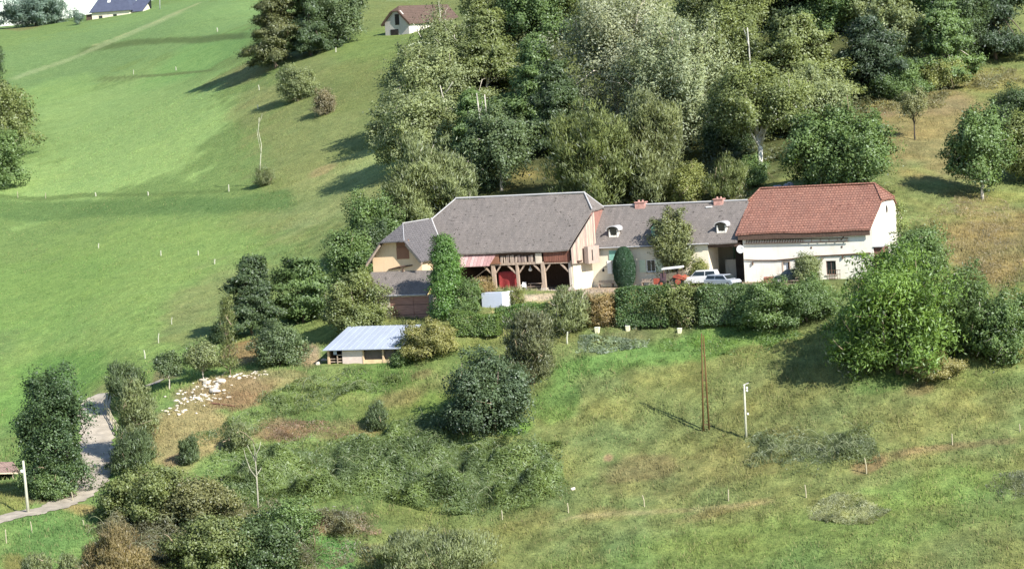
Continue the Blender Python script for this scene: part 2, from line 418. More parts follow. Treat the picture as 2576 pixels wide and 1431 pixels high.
def zt(x, y, detail=True):
    x = np.asarray(x, float); y = np.asarray(y, float)
    z = tps(x, y)
    # farm yard: a level shelf cut into the slope
    X = (x-FO[0])*AX[0]+(y-FO[1])*AX[1]; Y = (x-FO[0])*BY[0]+(y-FO[1])*BY[1]
    dx = np.maximum(np.maximum(-15.0-X, X-34.0), 0); dy = np.maximum(np.maximum(-6.5-Y, Y-9.8), 0)
    w = 1-sstep(0, 2.6, np.hypot(dx, dy)); z = z*(1-w)+YARD*w
    for cx, cy, r, fo, fz in _flats:
        w = 1-sstep(r, r+fo, np.hypot(x-cx, y-cy)); z = z*(1-w)+fz*w
    if _road is not None:
        d2 = ((x.reshape(-1, 1)-_road[:, 0])**2+(y.reshape(-1, 1)-_road[:, 1])**2) if x.size < 60000 else None
        if d2 is None:
            z = z.copy(); sel = (x > _road[:, 0].min()-8) & (x < _road[:, 0].max()+8) & (y > _road[:, 1].min()-8) & (y < _road[:, 1].max()+8)
            if sel.any():
                xs, ys = x[sel], y[sel]; d2 = (xs[:, None]-_road[:, 0])**2+(ys[:, None]-_road[:, 1])**2
                k = d2.argmin(1); w = 1-sstep(2.0, 5.0, np.sqrt(d2.min(1))); z[sel] = z[sel]*(1-w)+_road[k, 2]*w
        else:
            k = d2.argmin(1); w = (1-sstep(2.0, 5.0, np.sqrt(d2.min(1)))).reshape(x.shape); z = z*(1-w)+_road[k, 2].reshape(x.shape)*w
    if detail:
        yardw = 1-sstep(0, 3, np.hypot(dx, dy)); rough = (1-sstep(330, 400, y))*.7+.3
        z = z+(1-yardw)*rough*(fbm(x, y, 9, 4)*.22+fbm(x+50, y, 1.3, 3)*.15)
    return z
def G(u, v, detail=False):
    """ground point seen at photo position (u, v)"""
    d = ray(u, v); ys = np.arange(225, 900, .5); pts = EYE[None]+d[None]*(ys/d[1])[:, None]
    dz = pts[:, 2]-zt(pts[:, 0], pts[:, 1], detail)
    k = np.nonzero(dz < 0)[0]
    if len(k) == 0: return pts[-1]
    k = max(k[0], 1); t = dz[k-1]/(dz[k-1]-dz[k]+1e-9)
    q = pts[k-1]*(1-t)+pts[k]*t; q[2] = float(zt(q[0:1], q[1:2], True)[0]); return q
def zg(x, y): return float(zt(np.array([x]), np.array([y]))[0])

# levels for the garage apron, the shed and the road
for (u, v, y, r, fo) in ((1040, 803, 331.0, 3.2, 2.5), (905, 905, 325.5, 4.5, 3.0)):
    q = P(u, v, y); _flats.append((q[0], q[1], r, fo, q[2]))
_rp = [(-60, 1322), (60, 1292), (150, 1268), (212, 1228), (245, 1180), (243, 1130), (245, 1080), (240, 1030), (262, 998), (300, 985), (360, 972), (410, 955)]
_pts = np.array([G(u, v) for u, v in _rp])
def catmull(p, n=14):
    p = np.vstack([2*p[0]-p[1], p, 2*p[-1]-p[-2]]); out = []
    for i in range(1, len(p)-2):
        for t in np.linspace(0, 1, n, endpoint=False):
            a, b, c, d = p[i-1], p[i], p[i+1], p[i+2]
            out.append(.5*((2*b)+(-a+c)*t+(2*a-5*b+4*c-d)*t*t+(-a+3*b-3*c+d)*t**3))
    return np.array(out+[p[-2]])
_rc = catmull(_pts)
for _ in range(10): _rc[1:-1] = (_rc[:-2]+_rc[1:-1]*2+_rc[2:])/4
_road = _rc

K_ALB = .52
def A(c):
    c = np.array(lin(c)); l = c@np.array([.25, .65, .1]); return (c*.90+l*.10)*K_ALB*np.array([1.035, 1.0, .97])

# colour of the vegetation cover and bare soil, patch by patch: (u, v, ru, rv, colour, strength)
PATCH = [
 (330, 780, 420, 330, (152, 188, 100), .9), (330, 400, 400, 105, (170, 208, 120), .98), (300, 290, 330, 150, (160, 198, 116), .9),
 (60, 750, 260, 120, (140, 182, 92), .6), (120, 1000, 200, 120, (126, 176, 84), .8), (420, 60, 380, 60, (142, 182, 108), .9), (200, 130, 260, 70, (134, 172, 104), .8), (520, 140, 180, 50, (140, 190, 104), .8),
 (60, 72, 60, 6, (150, 150, 96), .8),
 (640, 180, 90, 30, (160, 158, 104), .7), (560, 196, 90, 12, (140, 146, 92), .6), (760, 330, 190, 220, (152, 167, 102), .85), (640, 280, 90, 100, (156, 166, 104), .6), (560, 740, 180, 90, (156, 170, 106), .8), (480, 830, 110, 60, (150, 164, 102), .7),
 (860, 470, 170, 100, (170, 184, 116), .9), (950, 400, 120, 50, (172, 194, 122), .8), (960, 110, 140, 60, (140, 170, 90), .7), (820, 240, 100, 60, (132, 150, 88), .7), (810, 430, 50, 16, (178, 168, 116), .8), (720, 520, 180, 40, (152, 172, 104), .6),
 # behind and right of the farm: dry slope
 (1340, 450, 110, 60, (176, 166, 100), .95), (1780, 480, 120, 50, (164, 158, 96), .8), (2370, 330, 260, 140, (166, 156, 104), .9), (2200, 270, 100, 40, (150, 138, 110), .7), (2480, 200, 160, 40, (168, 164, 96), .8), (2500, 620, 180, 120, (170, 158, 104), .95), (2420, 520, 140, 50, (148, 158, 96), .6), (2550, 480, 80, 30, (160, 176, 100), .6),
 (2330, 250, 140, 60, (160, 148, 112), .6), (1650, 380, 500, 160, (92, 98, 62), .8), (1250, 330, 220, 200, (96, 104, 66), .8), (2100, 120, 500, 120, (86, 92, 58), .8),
 # stone strip and bare ground by the shed
 (560, 985, 140, 48, (178, 158, 118), .95), (470, 1075, 120, 85, (182, 172, 120), .95), (590, 1010, 70, 26, (166, 142, 104), .8), (440, 1160, 30, 14, (196, 168, 134), .7), (770, 890, 40, 30, (190, 170, 138), .9), (620, 880, 70, 35, (176, 142, 104), .8), (420, 938, 60, 18, (150, 138, 110), .7), (720, 950, 70, 20, (176, 164, 112), .7), (820, 840, 60, 30, (160, 178, 92), .7),
 (260, 980, 60, 20, (170, 176, 116), .6), (200, 1275, 50, 14, (196, 176, 116), .8), (100, 1250, 90, 16, (150, 130, 110), .6), (20, 1240, 60, 40, (156, 162, 88), .8), (120, 1350, 150, 70, (116, 160, 84), .8), (330, 1400, 110, 60, (150, 130, 90), .8), (40, 1420, 60, 30, (150, 140, 80), .7),
 # lower field
 (1900, 1050, 420, 120, (142, 152, 90), .9), (1550, 1000, 220, 80, (146, 160, 94), .8), (2350, 1030, 260, 90, (148, 158, 94), .85), (1700, 880, 330, 46, (124, 166, 82), .85), (2250, 960, 140, 40, (118, 152, 78), .7), (1400, 1010, 70, 60, (120, 158, 78), .8), (1290, 1075, 60, 30, (128, 176, 76), .8),
 (1780, 1180, 340, 60, (146, 150, 92), .7), (1600, 1180, 120, 40, (150, 138, 96), .6), (2000, 1360, 700, 110, (130, 158, 84), .9), (2350, 1230, 260, 60, (136, 168, 86), .8), (2300, 1140, 180, 16, (158, 144, 98), .5), (2190, 1170, 60, 26, (160, 134, 100), .7), (1500, 1300, 240, 14, (152, 158, 96), .6), (1850, 1278, 170, 9, (166, 158, 104), .7), (1500, 1290, 60, 20, (150, 138, 92), .5), (1330, 1300, 90, 40, (146, 148, 86), .7),
 (1530, 1152, 20, 12, (186, 146, 116), .7), (2310, 980, 60, 30, (150, 136, 92), .7), (2560, 850, 60, 100, (150, 160, 92), .5), (2480, 960, 140, 40, (130, 150, 82), .7), (1280, 1360, 110, 60, (140, 150, 84), .7),
 (980, 1060, 260, 70, (120, 146, 78), .8), (700, 1080, 90, 30, (148, 128, 98), .85), (860, 1090, 90, 30, (146, 140, 92), .7), (930, 1100, 60, 14, (166, 158, 100), .8), (960, 950, 160, 50, (108, 144, 70), .8), (1000, 1000, 80, 30, (146, 140, 94), .6), (1150, 900, 120, 50, (126, 150, 80), .8), (1200, 860, 80, 24, (150, 166, 90), .7), (1060, 940, 40, 14, (160, 150, 104), .6), (1090, 1010, 60, 30, (124, 160, 76), .6),
 (800, 1320, 90, 36, (162, 132, 112), .85), (880, 1310, 70, 26, (160, 130, 112), .8), (830, 1385, 60, 50, (112, 170, 88), .9), (760, 1400, 60, 40, (120, 160, 80), .7), (960, 1400, 50, 30, (152, 136, 96), .7), (470, 1290, 120, 40, (140, 112, 82), .6), (330, 1390, 110, 60, (146, 120, 82), .8), (900, 1240, 420, 90, (104, 132, 72), .7), (1180, 1290, 240, 40, (130, 150, 84), .6),
 (1240, 780, 100, 14, (140, 150, 90), .6), (1760, 855, 40, 20, (140, 188, 70), .8), (1560, 850, 110, 30, (134, 140, 100), .6),
]
STRIPS = [  # long bands that follow the lie of the land: (photo points, half width, colour, strength)
 ([(-60, 500), (0, 494), (200, 492), (400, 490), (580, 480), (690, 462)], 7, (118, 148, 82), .8),
 ([(-60, 528), (0, 524), (300, 520), (560, 515), (760, 498)], 30, (112, 150, 84), .85),
 ([(180, 137), (260, 118), (330, 108), (430, 101), (560, 94), (650, 88)], 10, (112, 138, 80), .95),
 ([(235, 198), (300, 196), (380, 191), (470, 184), (560, 172)], 4, (120, 140, 84), .8), ([(180, 203), (290, 203), (360, 198)], 3, (120, 142, 86), .6),
 ([(10, 205), (90, 178), (200, 140), (300, 96), (400, 54), (480, 20)], 6, (186, 206, 146), .55), ([(20, 260), (120, 232), (260, 200)], 30, (158, 200, 112), .6),
 ([(1400, 1306), (1560, 1290), (1700, 1283), (1960, 1262)], 6, (190, 180, 130), .45), ([(2230, 1152), (2300, 1136), (2400, 1122), (2576, 1106)], 9, (172, 152, 112), .5),
 ([(1140, 806), (1240, 790), (1330, 770), (1440, 752)], 5, (206, 194, 140), .8), ([(1286, 752), (1330, 750), (1380, 747), (1450, 745), (1520, 736)], 10, (212, 196, 172), .9),
 ([(560, 930), (640, 905), (720, 890)], 8, (170, 160, 112), .5),
]
def ground_colour(x, y):
    az = x/y; sh = np.shape(x)
    c = np.empty(sh+(3,)); base_r = A((140, 156, 92)); base_l = A((138, 172, 96))
    t = sstep(-.11, -.03, az)[..., None]*np.ones(3)
    c[:] = base_l*(1-t)+base_r*t
    wx = fbm(x, y, 14, 4); wy = fbm(x+200, y+90, 14, 4); w3 = fbm(x-80, y+40, 3, 3)
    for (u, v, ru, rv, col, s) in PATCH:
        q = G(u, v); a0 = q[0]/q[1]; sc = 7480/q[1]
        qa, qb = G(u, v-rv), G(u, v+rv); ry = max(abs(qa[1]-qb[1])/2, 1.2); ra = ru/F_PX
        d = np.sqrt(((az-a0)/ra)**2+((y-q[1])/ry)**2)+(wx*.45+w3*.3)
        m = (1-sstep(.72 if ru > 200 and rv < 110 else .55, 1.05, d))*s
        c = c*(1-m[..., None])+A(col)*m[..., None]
    for pix, hw, col, s in STRIPS:
        g = [(G(u, v), G(u, v-hw), G(u, v+hw)) for u, v in pix]; ka = np.array([q[0][0]/q[0][1] for q in g]); o_ = np.argsort(ka)
        ky = np.array([q[0][1] for q in g]); kh = np.array([max(.5, (q[1][1]-q[2][1])/2) for q in g])
        yc = np.interp(az, ka[o_], ky[o_]); yh = np.interp(az, ka[o_], kh[o_])
        m = (1-sstep(.55, 1.1, np.abs(y-yc)/yh+wx*.35+w3*.2))*(az > ka.min())*(az < ka.max()); e_ = .006
        m = m*sstep(0, e_, az-ka.min())*sstep(0, e_, ka.max()-az)*s
        c = c*(1-m[..., None])+A(col)*m[..., None]
    # yard gravel
    X = (x-FO[0])*AX[0]+(y-FO[1])*AX[1]; Y = (x-FO[0])*BY[0]+(y-FO[1])*BY[1]
    dx = np.maximum(np.maximum(-11.0-X, X-26.0), 0); dy = np.maximum(np.maximum(np.where(X < 6, -7.6, -5.4)-Y, Y-8.5), 0)
    m = (1-sstep(0, 1.6, np.hypot(dx, dy)+w3*.8))[..., None]
    c = c*(1-m)+A((206, 190, 168))*m
    # the worn lane climbing the upper meadow
    m1, m2 = LANE
    px = np.interp(y, m1, m2); m = (1-sstep(.25, 1.0, (np.abs(x-px)+w3*.3)*.7))*((y > m1[0]) & (y < m1[-1]))*.8
    c = c*(1-m[..., None])+A((186, 200, 136))*m[..., None]
    # mottling: dry stalks, clover, cropped turf
    k = fbm(x, y, 1.1, 3)[..., None]; k2 = fbm(x+31, y, 5, 3)[..., None]; k3 = fbm(x+310, y, 22, 3)[..., None]
    near = (1-sstep(340, 420, y)*.62)[..., None]*(1-.5*sstep(-.06, -.10, az)[..., None])
    c = c*(1+.45*k*near+.10*k2*near)*(1+.06*k3)
    c = c*(1+np.array([.14, 0, -.08])*(k2*near*1.1))
    return np.clip(c, .01, .9)
_lp = [(215, 122), (300, 92), (380, 62), (440, 36), (500, 8)]
_lg = np.array([G(u, v) for u, v in _lp]); LANE = (_lg[:, 1], _lg[:, 0])

def build_ground():
    ga = np.concatenate([np.linspace(-.75, -.23, 20)[:-1], np.linspace(-.23, .23, 700), np.linspace(.23, .75, 20)[1:]])
    gy = np.concatenate([np.linspace(60, 258, 24)[:-1], np.arange(258, 345, .32), np.arange(345, 430, .5), np.arange(430, 560, 1.0), np.linspace(560, 760, 90), np.linspace(770, 1500, 30)])
    Y, AZ = np.meshgrid(gy, ga, indexing='ij'); X = AZ*Y
    Z = zt(X, Y)
    nr, nc = X.shape
    co = np.stack([X, Y, Z], -1).reshape(-1, 3).astype(np.float32)
    i = np.arange(nr*nc).reshape(nr, nc)
    q = np.stack([i[:-1, :-1], i[:-1, 1:], i[1:, 1:], i[1:, :-1]], -1).reshape(-1, 4)
    me = bpy.data.meshes.new('hillside')
    me.vertices.add(len(co)); me.vertices.foreach_set('co', co.ravel())
    me.loops.add(q.size); me.loops.foreach_set('vertex_index', q.ravel().astype(np.int32))
    me.polygons.add(len(q)); me.polygons.foreach_set('loop_start', np.arange(0, q.size, 4, dtype=np.int32)); me.polygons.foreach_set('loop_total', np.full(len(q), 4, np.int32))
    me.polygons.foreach_set('use_smooth', np.ones(len(q), bool))
    me.update(calc_edges=True)
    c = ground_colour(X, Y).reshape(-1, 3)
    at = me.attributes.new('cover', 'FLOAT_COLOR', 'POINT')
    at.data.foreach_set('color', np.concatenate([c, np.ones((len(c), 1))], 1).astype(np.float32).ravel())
    m, nt, b = new_mat('turf_and_soil'); L = nt.links
    a = nn(nt, 'ShaderNodeAttribute'); a.attribute_name = 'cover'
    tc = nn(nt, 'ShaderNodeTexCoord')
    n1 = nn(nt, 'ShaderNodeTexNoise'); n1.inputs['Scale'].default_value = 3.2; n1.inputs['Detail'].default_value = 7; n1.inputs['Roughness'].default_value = .72
    L.new(tc.outputs['Object'], n1.inputs['Vector'])
    r1 = ramp(nt, [(.30, (.50, .54, .50)), (.5, (1, 1, 1)), (.70, (1.5, 1.42, 1.3))]); L.new(n1.outputs['Fac'], r1.inputs['Fac'])
    mx = nn(nt, 'ShaderNodeMix', data_type='RGBA', blend_type='MULTIPLY'); mx.inputs['Factor'].default_value = .75
    L.new(a.outputs['Color'], mx.inputs[6]); L.new(r1.outputs['Color'], mx.inputs[7])
    # fine blades and stalks, then tussocks about a metre across
    mpf = nn(nt, 'ShaderNodeMapping'); mpf.inputs['Rotation'].default_value = (0, 0, .6); mpf.inputs['Scale'].default_value = (1, .45, 1); L.new(tc.outputs['Object'], mpf.inputs['Vector'])
    n2 = nn(nt, 'ShaderNodeTexNoise'); n2.inputs['Scale'].default_value = 9.0; n2.inputs['Detail'].default_value = 5; n2.inputs['Roughness'].default_value = .8; L.new(mpf.outputs[0], n2.inputs['Vector'])
    r2 = ramp(nt, [(.32, (.48, .52, .46)), (.5, (1, 1, 1)), (.68, (1.62, 1.50, 1.38))]); L.new(n2.outputs['Fac'], r2.inputs['Fac'])
    mx2 = nn(nt, 'ShaderNodeMix', data_type='RGBA', blend_type='MULTIPLY'); mx2.inputs['Factor'].default_value = .85; L.new(mx.outputs[2], mx2.inputs[6]); L.new(r2.outputs['Color'], mx2.inputs[7])
    n3 = nn(nt, 'ShaderNodeTexNoise'); n3.inputs['Scale'].default_value = .85; n3.inputs['Detail'].default_value = 6; n3.inputs['Roughness'].default_value = .7; L.new(tc.outputs['Object'], n3.inputs['Vector'])
    r3 = ramp(nt, [(.34, (.84, .88, .84)), (.5, (1, 1, 1)), (.66, (1.15, 1.10, 1.10))]); L.new(n3.outputs['Fac'], r3.inputs['Fac'])
    mx3 = nn(nt, 'ShaderNodeMix', data_type='RGBA', blend_type='MULTIPLY'); mx3.inputs['Factor'].default_value = 1; L.new(mx2.outputs[2], mx3.inputs[6]); L.new(r3.outputs['Color'], mx3.inputs[7])
    L.new(mx3.outputs[2], b.inputs['Base Color'])
    bp = nn(nt, 'ShaderNodeBump'); bp.inputs['Strength'].default_value = .6; bp.inputs['Distance'].default_value = .16
    L.new(n2.outputs['Fac'], bp.inputs['Height']); L.new(bp.outputs[0], b.inputs['Normal'])
    b.inputs['Roughness'].default_value = .95; b.inputs['Specular IOR Level'].default_value = .05
    me.materials.append(m)
    o = bpy.data.objects.new('ground', me); COL.objects.link(o)
    return tag(o, 'grassy hillside with meadows, rough pasture and dry slopes', kind='structure')
build_ground()

# road: a pale lane laid on the slope
def build_road():
    n = len(_rc); d = np.gradient(_rc[:, :2], axis=0); d /= np.linalg.norm(d, axis=1)[:, None]; nrm = np.stack([-d[:, 1], d[:, 0]], -1)
    vs = []; fs = []
    offs = (-1.75, -1.2, -.4, .4, 1.2, 1.75)
    for i in range(n):
        for j, o in enumerate(offs):
            p = _rc[i, :2]+nrm[i]*(o+(.18*math.sin(i*1.7)+.12*math.sin(i*.6+2) if j in (0, 5) else 0)); vs.append((p[0], p[1], zg(p[0], p[1])+.07))
    m = len(offs)
    for i in range(n-1):
        for j in range(m-1): a = i*m+j; fs.append((a, a+1, a+m+1, a+m))
    mb = MB(); mb.add(vs, fs)
    o = mb.build('road', mat('lane_gravel', A((214, 204, 186)), var=.28, scale=.9, bump=.35, bscale=4), smooth=True)
    tag(o, 'pale gravel lane bending up past the big dark tree', kind='structure')
build_road()

# ================================================================== BUILDINGS
MT['slate'] = roof_mat('slate_courses', (.182, .160, .147), (.22, .193, .178), (.122, .111, .104), row=.19, brick=.27, lichen=(.33, .29, .265), mortar_dark=.8, mortar=.02, streak=1.3, bump=.3)
MT['slate_dark'] = roof_mat('dark_slate_courses', (.125, .117, .12), (.15, .14, .142), (.105, .10, .105), row=.2, brick=.26, lichen=(.22, .21, .21), streak=.6, bump=.25)
MT['tile'] = roof_mat('red_clay_tiles', (.255, .120, .090), (.335, .165, .12), (.20, .110, .088), row=.25, brick=.34, lichen=(.42, .27, .20), mortar_dark=.5, bump=.9, mortar=.035, streak=1.2)
MT['pinktile'] = plank_mat('old_pink_sheeting', (.42, .24, .23), (.62, .42, .40), .42, 'X')
MT['rustroof'] = roof_mat('rusty_tiles', (.12, .082, .065), (.145, .10, .08), (.10, .072, .06), row=.3, brick=.3, lichen=(.2, .12, .09))
MT['cream'] = plaster_mat('cream_render', (.74, .67, .53), (.48, .40, .30), .65)
MT['white_render'] = plaster_mat('whitewashed_render', (.80, .76, .67), (.56, .48, .37), .6)
MT['ochre'] = plaster_mat('ochre_render', (.72, .53, .34), (.55, .40, .27), .5)
MT['stone_wall'] = plaster_mat('rubble_plinth', (.50, .44, .38), (.25, .2, .17), .8)
MT['shaded_render'] = plaster_mat('shaded_render', (.50, .47, .44), (.32, .28, .26), .5)  # upland gable: white render greyed to paint in its shade
MT['timber'] = mat('weathered_timber', (.40, .31, .24), var=.35, scale=1.5, stretch=(6, 6, .7), bump=.3)
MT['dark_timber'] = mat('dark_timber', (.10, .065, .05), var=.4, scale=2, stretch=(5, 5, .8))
MT['plank'] = plank_mat('grey_planks', (.34, .25, .22), (.58, .46, .36), .26, 'XY')
MT['brownplank'] = plank_mat('red_brown_boards', (.19, .075, .05), (.27, .11, .075), .22, 'XY')
MT['gablebrown'] = mat('red_brown_gable_cladding', (.30, .155, .125), var=.18, scale=1.2, bump=.1)
MT['shutter_brown'] = mat('brown_shutter_paint', (.27, .135, .085), var=.1, scale=1.5, bump=.05)
MT['garage'] = plank_mat('brown_garage_boards', (.36, .195, .15), (.40, .22, .17), 1.1, 'Z')
MT['teal'] = mat('faded_teal_paint', (.22, .44, .36), var=.12, scale=2)
MT['palegreen'] = mat('pale_green_shutter_paint', (.62, .70, .52), var=.1, scale=3)
MT['glass'] = mat('dark_window_glass', (.02, .028, .03), rough=.12, var=.3, scale=1, bump=.02, spec=.6)
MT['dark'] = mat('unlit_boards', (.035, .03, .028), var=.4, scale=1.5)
MT['white'] = mat('white_paint', (.82, .82, .80), var=.05, scale=2, rough=.5)
MT['pale_metal'] = mat('pale_zinc', (.42, .41, .41), var=.1, scale=1.5, rough=.55, spec=.4)
MT['brick'] = mat('pink_brick', (.46, .26, .22), var=.35, scale=5, bump=.4)
MT['concrete'] = mat('pale_concrete', (.52, .46, .40), var=.2, scale=1.5)
MT['rust'] = mat('rusty_iron', (.13, .075, .05), var=.4, scale=3)
MT['metal_sheet'] = mat('pale_blue_metal_sheet', (.36, .40, .475), var=.12, scale=.6, rough=.45, bump=.03, spec=.5, stretch=(1, .3, 1))
MT['black'] = mat('black_rubber', (.02, .02, .02), rough=.7)

class Fr:
    """local frame of a building: X along the front, Y into the hill, Z up"""
    def __init__(s, O, ps=PS):
        s.O = np.array(O, float); s.ps = ps
        s.a = np.array([math.cos(ps), math.sin(ps), 0]); s.b = np.array([-math.sin(ps), math.cos(ps), 0])
    def hit(s, u, v, yl=0.0):
        d = ray(u, v); t = (yl+(s.O-EYE)@s.b)/(d@s.b); q = EYE+d*t-s.O
        return float(q@s.a), float(q[2])
    def w(s, x, y, z): return s.O+s.a*x+s.b*y+np.array([0, 0, z])
    def root(s, name, label, cat, x=0, y=0, z=0, group=None):
        return empty(name, s.w(x, y, z), s.ps, label, cat, group)
def gable_pts(y0, y1, z0, ze, yr, zr): return [(y0, z0), (y1, z0), (y1, ze), (yr, zr), (y0, ze)]
def yz_plate(mb, pts, x, t): return mb.plate([(x, p[0], p[1]) for p in pts], (t, 0, 0))
def xz_plate(mb, pts, y, t): return mb.plate([(p[0], y, p[1]) for p in pts], (0, t, 0))

# ---- main barn --------------------------------------------------------------
B = Fr(P(1435, 728, 335))
barn = B.root('barn', 'long open-fronted barn with a steep grey slate roof on timber posts', 'barn')
T = .16
ez, ey, rz, ry = 4.62, -.45, 10.6, 5.5; sl = (rz-ez)/(ry-ey)
def zb(y): return ez+(y-ey)*sl if y <= ry else ez+(2*ry-y-ey)*sl
m = MB()
m.plate([(-18.2, ey, ez), (.2, ey, ez), (1.75, 3.67, zb(3.67)), (.24, ry, rz), (-15.85, ry, rz), (-18.2, 3.27, zb(3.27))], (0, 0, -T))
m.plate([(-18.2, 11.45, ez), (1.75, 11.45, ez), (1.75, 7.33, zb(7.33)), (.24, ry, rz), (-15.85, ry, rz), (-18.2, 7.73, zb(7.73))], (0, 0, -T))
m.plate([(1.75, 3.67, zb(3.67)), (1.75, 7.33, zb(7.33)), (.24, ry, rz)], (0, 0, -T))
m.plate([(-18.2, 3.27, zb(3.27)), (-18.2, 7.73, zb(7.73)), (-15.85, ry, rz)], (0, 0, -T))
roof = m.sag(.20).build('roof', MT['slate'], barn)
m = MB(); m.tube([(-15.9, ry, rz+.03), (.28, ry, rz+.03)], .13, 6)
for a, b in (((.24, ry, rz+.02), (1.75, 3.67, zb(3.67)+.02)), ((.24, ry, rz+.02), (1.75, 7.33, zb(7.33)+.02)), ((-15.85, ry, rz+.02), (-18.2, 3.27, zb(3.27)+.02))):
    m.tube([a, b], .08, 5)
m.build('ridge_cap', MT['pale_metal'], roof)
m = MB()   # gable, back and partition walls
yz_plate(m, [(3.6, .0), (10.9, 0), (10.9, 4.4), (7.3, 8.5), (3.67, 8.5)], 1.6, -.25)
m.build('gable_cladding', MT['gablebrown'], barn)
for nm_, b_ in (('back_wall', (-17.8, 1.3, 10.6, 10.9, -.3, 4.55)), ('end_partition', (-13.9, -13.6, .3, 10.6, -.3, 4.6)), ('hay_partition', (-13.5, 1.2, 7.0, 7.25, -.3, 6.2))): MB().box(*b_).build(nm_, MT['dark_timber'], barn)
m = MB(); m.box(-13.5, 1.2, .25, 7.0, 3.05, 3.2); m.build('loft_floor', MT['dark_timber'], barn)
# slanting end wall: plastered below, planked above
def diag(mb, z0, z1a, z1b, p0=(.45, .1), p1=(1.62, 3.5), t=.2):
    return mb.plate([(p0[0], p0[1], z0), (p1[0], p1[1], z0), (p1[0], p1[1], z1b), (p0[0], p0[1], z1a)], (-t, .07, 0))
m = MB(); diag(m, -.3, 2.9, 2.9); m.build('end_wall', MT['cream'], barn)
m = MB(); diag(m, 2.9, 4.6, 8.45, (.62, -.52), (2.05, 3.5), .12); m.build('plank_gable', MT['plank'], barn)
x0, z0_ = B.hit(1480, 648, 1.6); 
m = MB(); m.plate([(1.5, 1.1, 2.75), (2.15, 2.9, 2.75), (2.15, 2.9, 4.7), (1.5, 1.1, 4.7)], (.55, -.2, 0))
hb = m.build('hay_hatch', mat('bleached_boards', (.40, .315, .27), var=.2, scale=2, stretch=(4, 4, 1)), barn)
m = MB(); m.plate([(2.25, 1.5, 3.1), (2.3, 1.63, 3.1), (2.3, 1.63, 4.3), (2.25, 1.5, 4.3)], (.05, -.02, 0)); m.build('slot', MT['dark'], hb)
# posts with braces
px = [B.hit(1243, 700)[0], B.hit(1303, 700)[0], B.hit(1368, 700)[0], B.hit(1436, 700)[0]]
for i, x in enumerate(px):
    m = MB(); w = .40 if i in (0, 2) else .30
    m.beam((x+.06, 0, .25), (x, 0, 3.0), w)
    p = m.build('post', MT['timber'] if i < 3 else MT['stone_wall'], barn)
    m = MB()
    if i != 3: m.beam((x+.1, 0, 1.95), (x+.95, 0, 2.98), .15)
    m.beam((x-.1, 0, 1.95), (x-1.15, 0, 2.98), .17)
    m.build('brace', MT['timber'], p)
    m = MB(); m.box(x-.32, x+.36, -.3, .34, -.3, .27); m.build('footing', MT['concrete'], p)
m = MB(); m.box(-13.4, .4, -.16, .16, 3.0, 3.26); m.build('beam', MT['timber'], barn)
m = MB(); m.box(-9.6, .2, -.12, .0, 4.2, 4.5); m.box(-9.6, -3.3, .12, .2, 3.26, 4.2); m.build('fascia', MT['dark_timber'], barn)
m = MB(); m.box(B.hit(1366, 640)[0]+.1, .2, -.16, -.04, 3.1, 4.35); m.build('boarded_panel', MT['brownplank'], barn)
m = MB()
rr = np.random.default_rng(5); x = B.hit(1262, 650)[0]
while x < B.hit(1350, 650)[0]:
    w = rr.uniform(.12, .34); m.beam((x, -.1, 3.27), (x+rr.uniform(-.1, .1), -.1, 3.27+rr.uniform(.65, .9)), w, .06, up=(0, 1, 0)); x += w+rr.uniform(.05, .22)
m.build('loft_slats', MT['plank'], barn)
m = MB(); xa = B.hit(1348, 640)[0]; m.box(xa, xa+.75, -.2, -.1, 3.1, 4.25); m.build('pale_board', mat('pale_ply', (.60, .52, .42), var=.15), barn)
m = MB(); xa = B.hit(1234, 650)[0]; m.box(xa, xa+1.1, -.22, -.08, 3.35, 4.25); m.box(xa-.3, xa+1.3, -.3, -.05, 3.2, 3.34); m.build('eave_box', MT['shutter_brown'], barn)
# sheeted canopy to the left
xl, zl = B.hit(1130, 668, -1.2); xr, zr_ = B.hit(1232, 663, -1.2)
m = MB(); m.plate([(xl, -1.25, 3.12), (xr-.1, -1.25, 3.12), (xr+.45, .05, 4.5), (xl, .05, 4.5)], (0, 0, -.08)); m.build('canopy', MT['pinktile'], barn)
m = MB(); m.tube([B.w(0, 0, 0)*0+np.array([-13.3, -.4, .9]), np.array([-11.6, -.5, 1.65]), np.array([-9.9, -.3, 2.75])], .045, 5); m.build('rail', MT['timber'], barn)
m = MB(); m.box(-13.5, 1.3, .3, 10.6, -.28, -.05); m.build('floor_slab', MT['concrete'], barn)

def fthing(fr, name, label, cat, x, y, z, group=None): return fr.root(name, label, cat, x, y, z, group)
# red cloth between the posts
xa, xb = px[0]+.32, px[1]-.2
m = MB(); n = 14
for s in range(2):
    pass
vs = []; fs = []
for i in range(n+1):
    for j in range(9):
        t = i/n; h = j/8; bl = .12*math.sin(t*9)*(.3+.7*(1-h)); lo_ = .05 if t > .25 else .05-.25*(1-t/.25)*0
        vs.append((xa+(xb-xa)*t, .55+bl, .12+.15*math.sin(t*3.1)*(1-h)+h*(2.05+.1*math.sin(t*3.14))))
for i in range(n):
    for j in range(8): a = i*9+j; fs.append((a, a+1, a+10, a+9))
c = MB().add(vs, fs).build('cloth', mat('red_felt', (.30, .045, .045), var=.2, scale=6), None, True)
c.name = 'hanging_cloth'; sd = c.modifiers.new('thick', 'SOLIDIFY'); sd.thickness = .05
c.location = tuple(B.O); c.rotation_euler = (0, 0, PS)
tag(c, 'red cloth hung between two timber posts of the open barn', 'cloth')
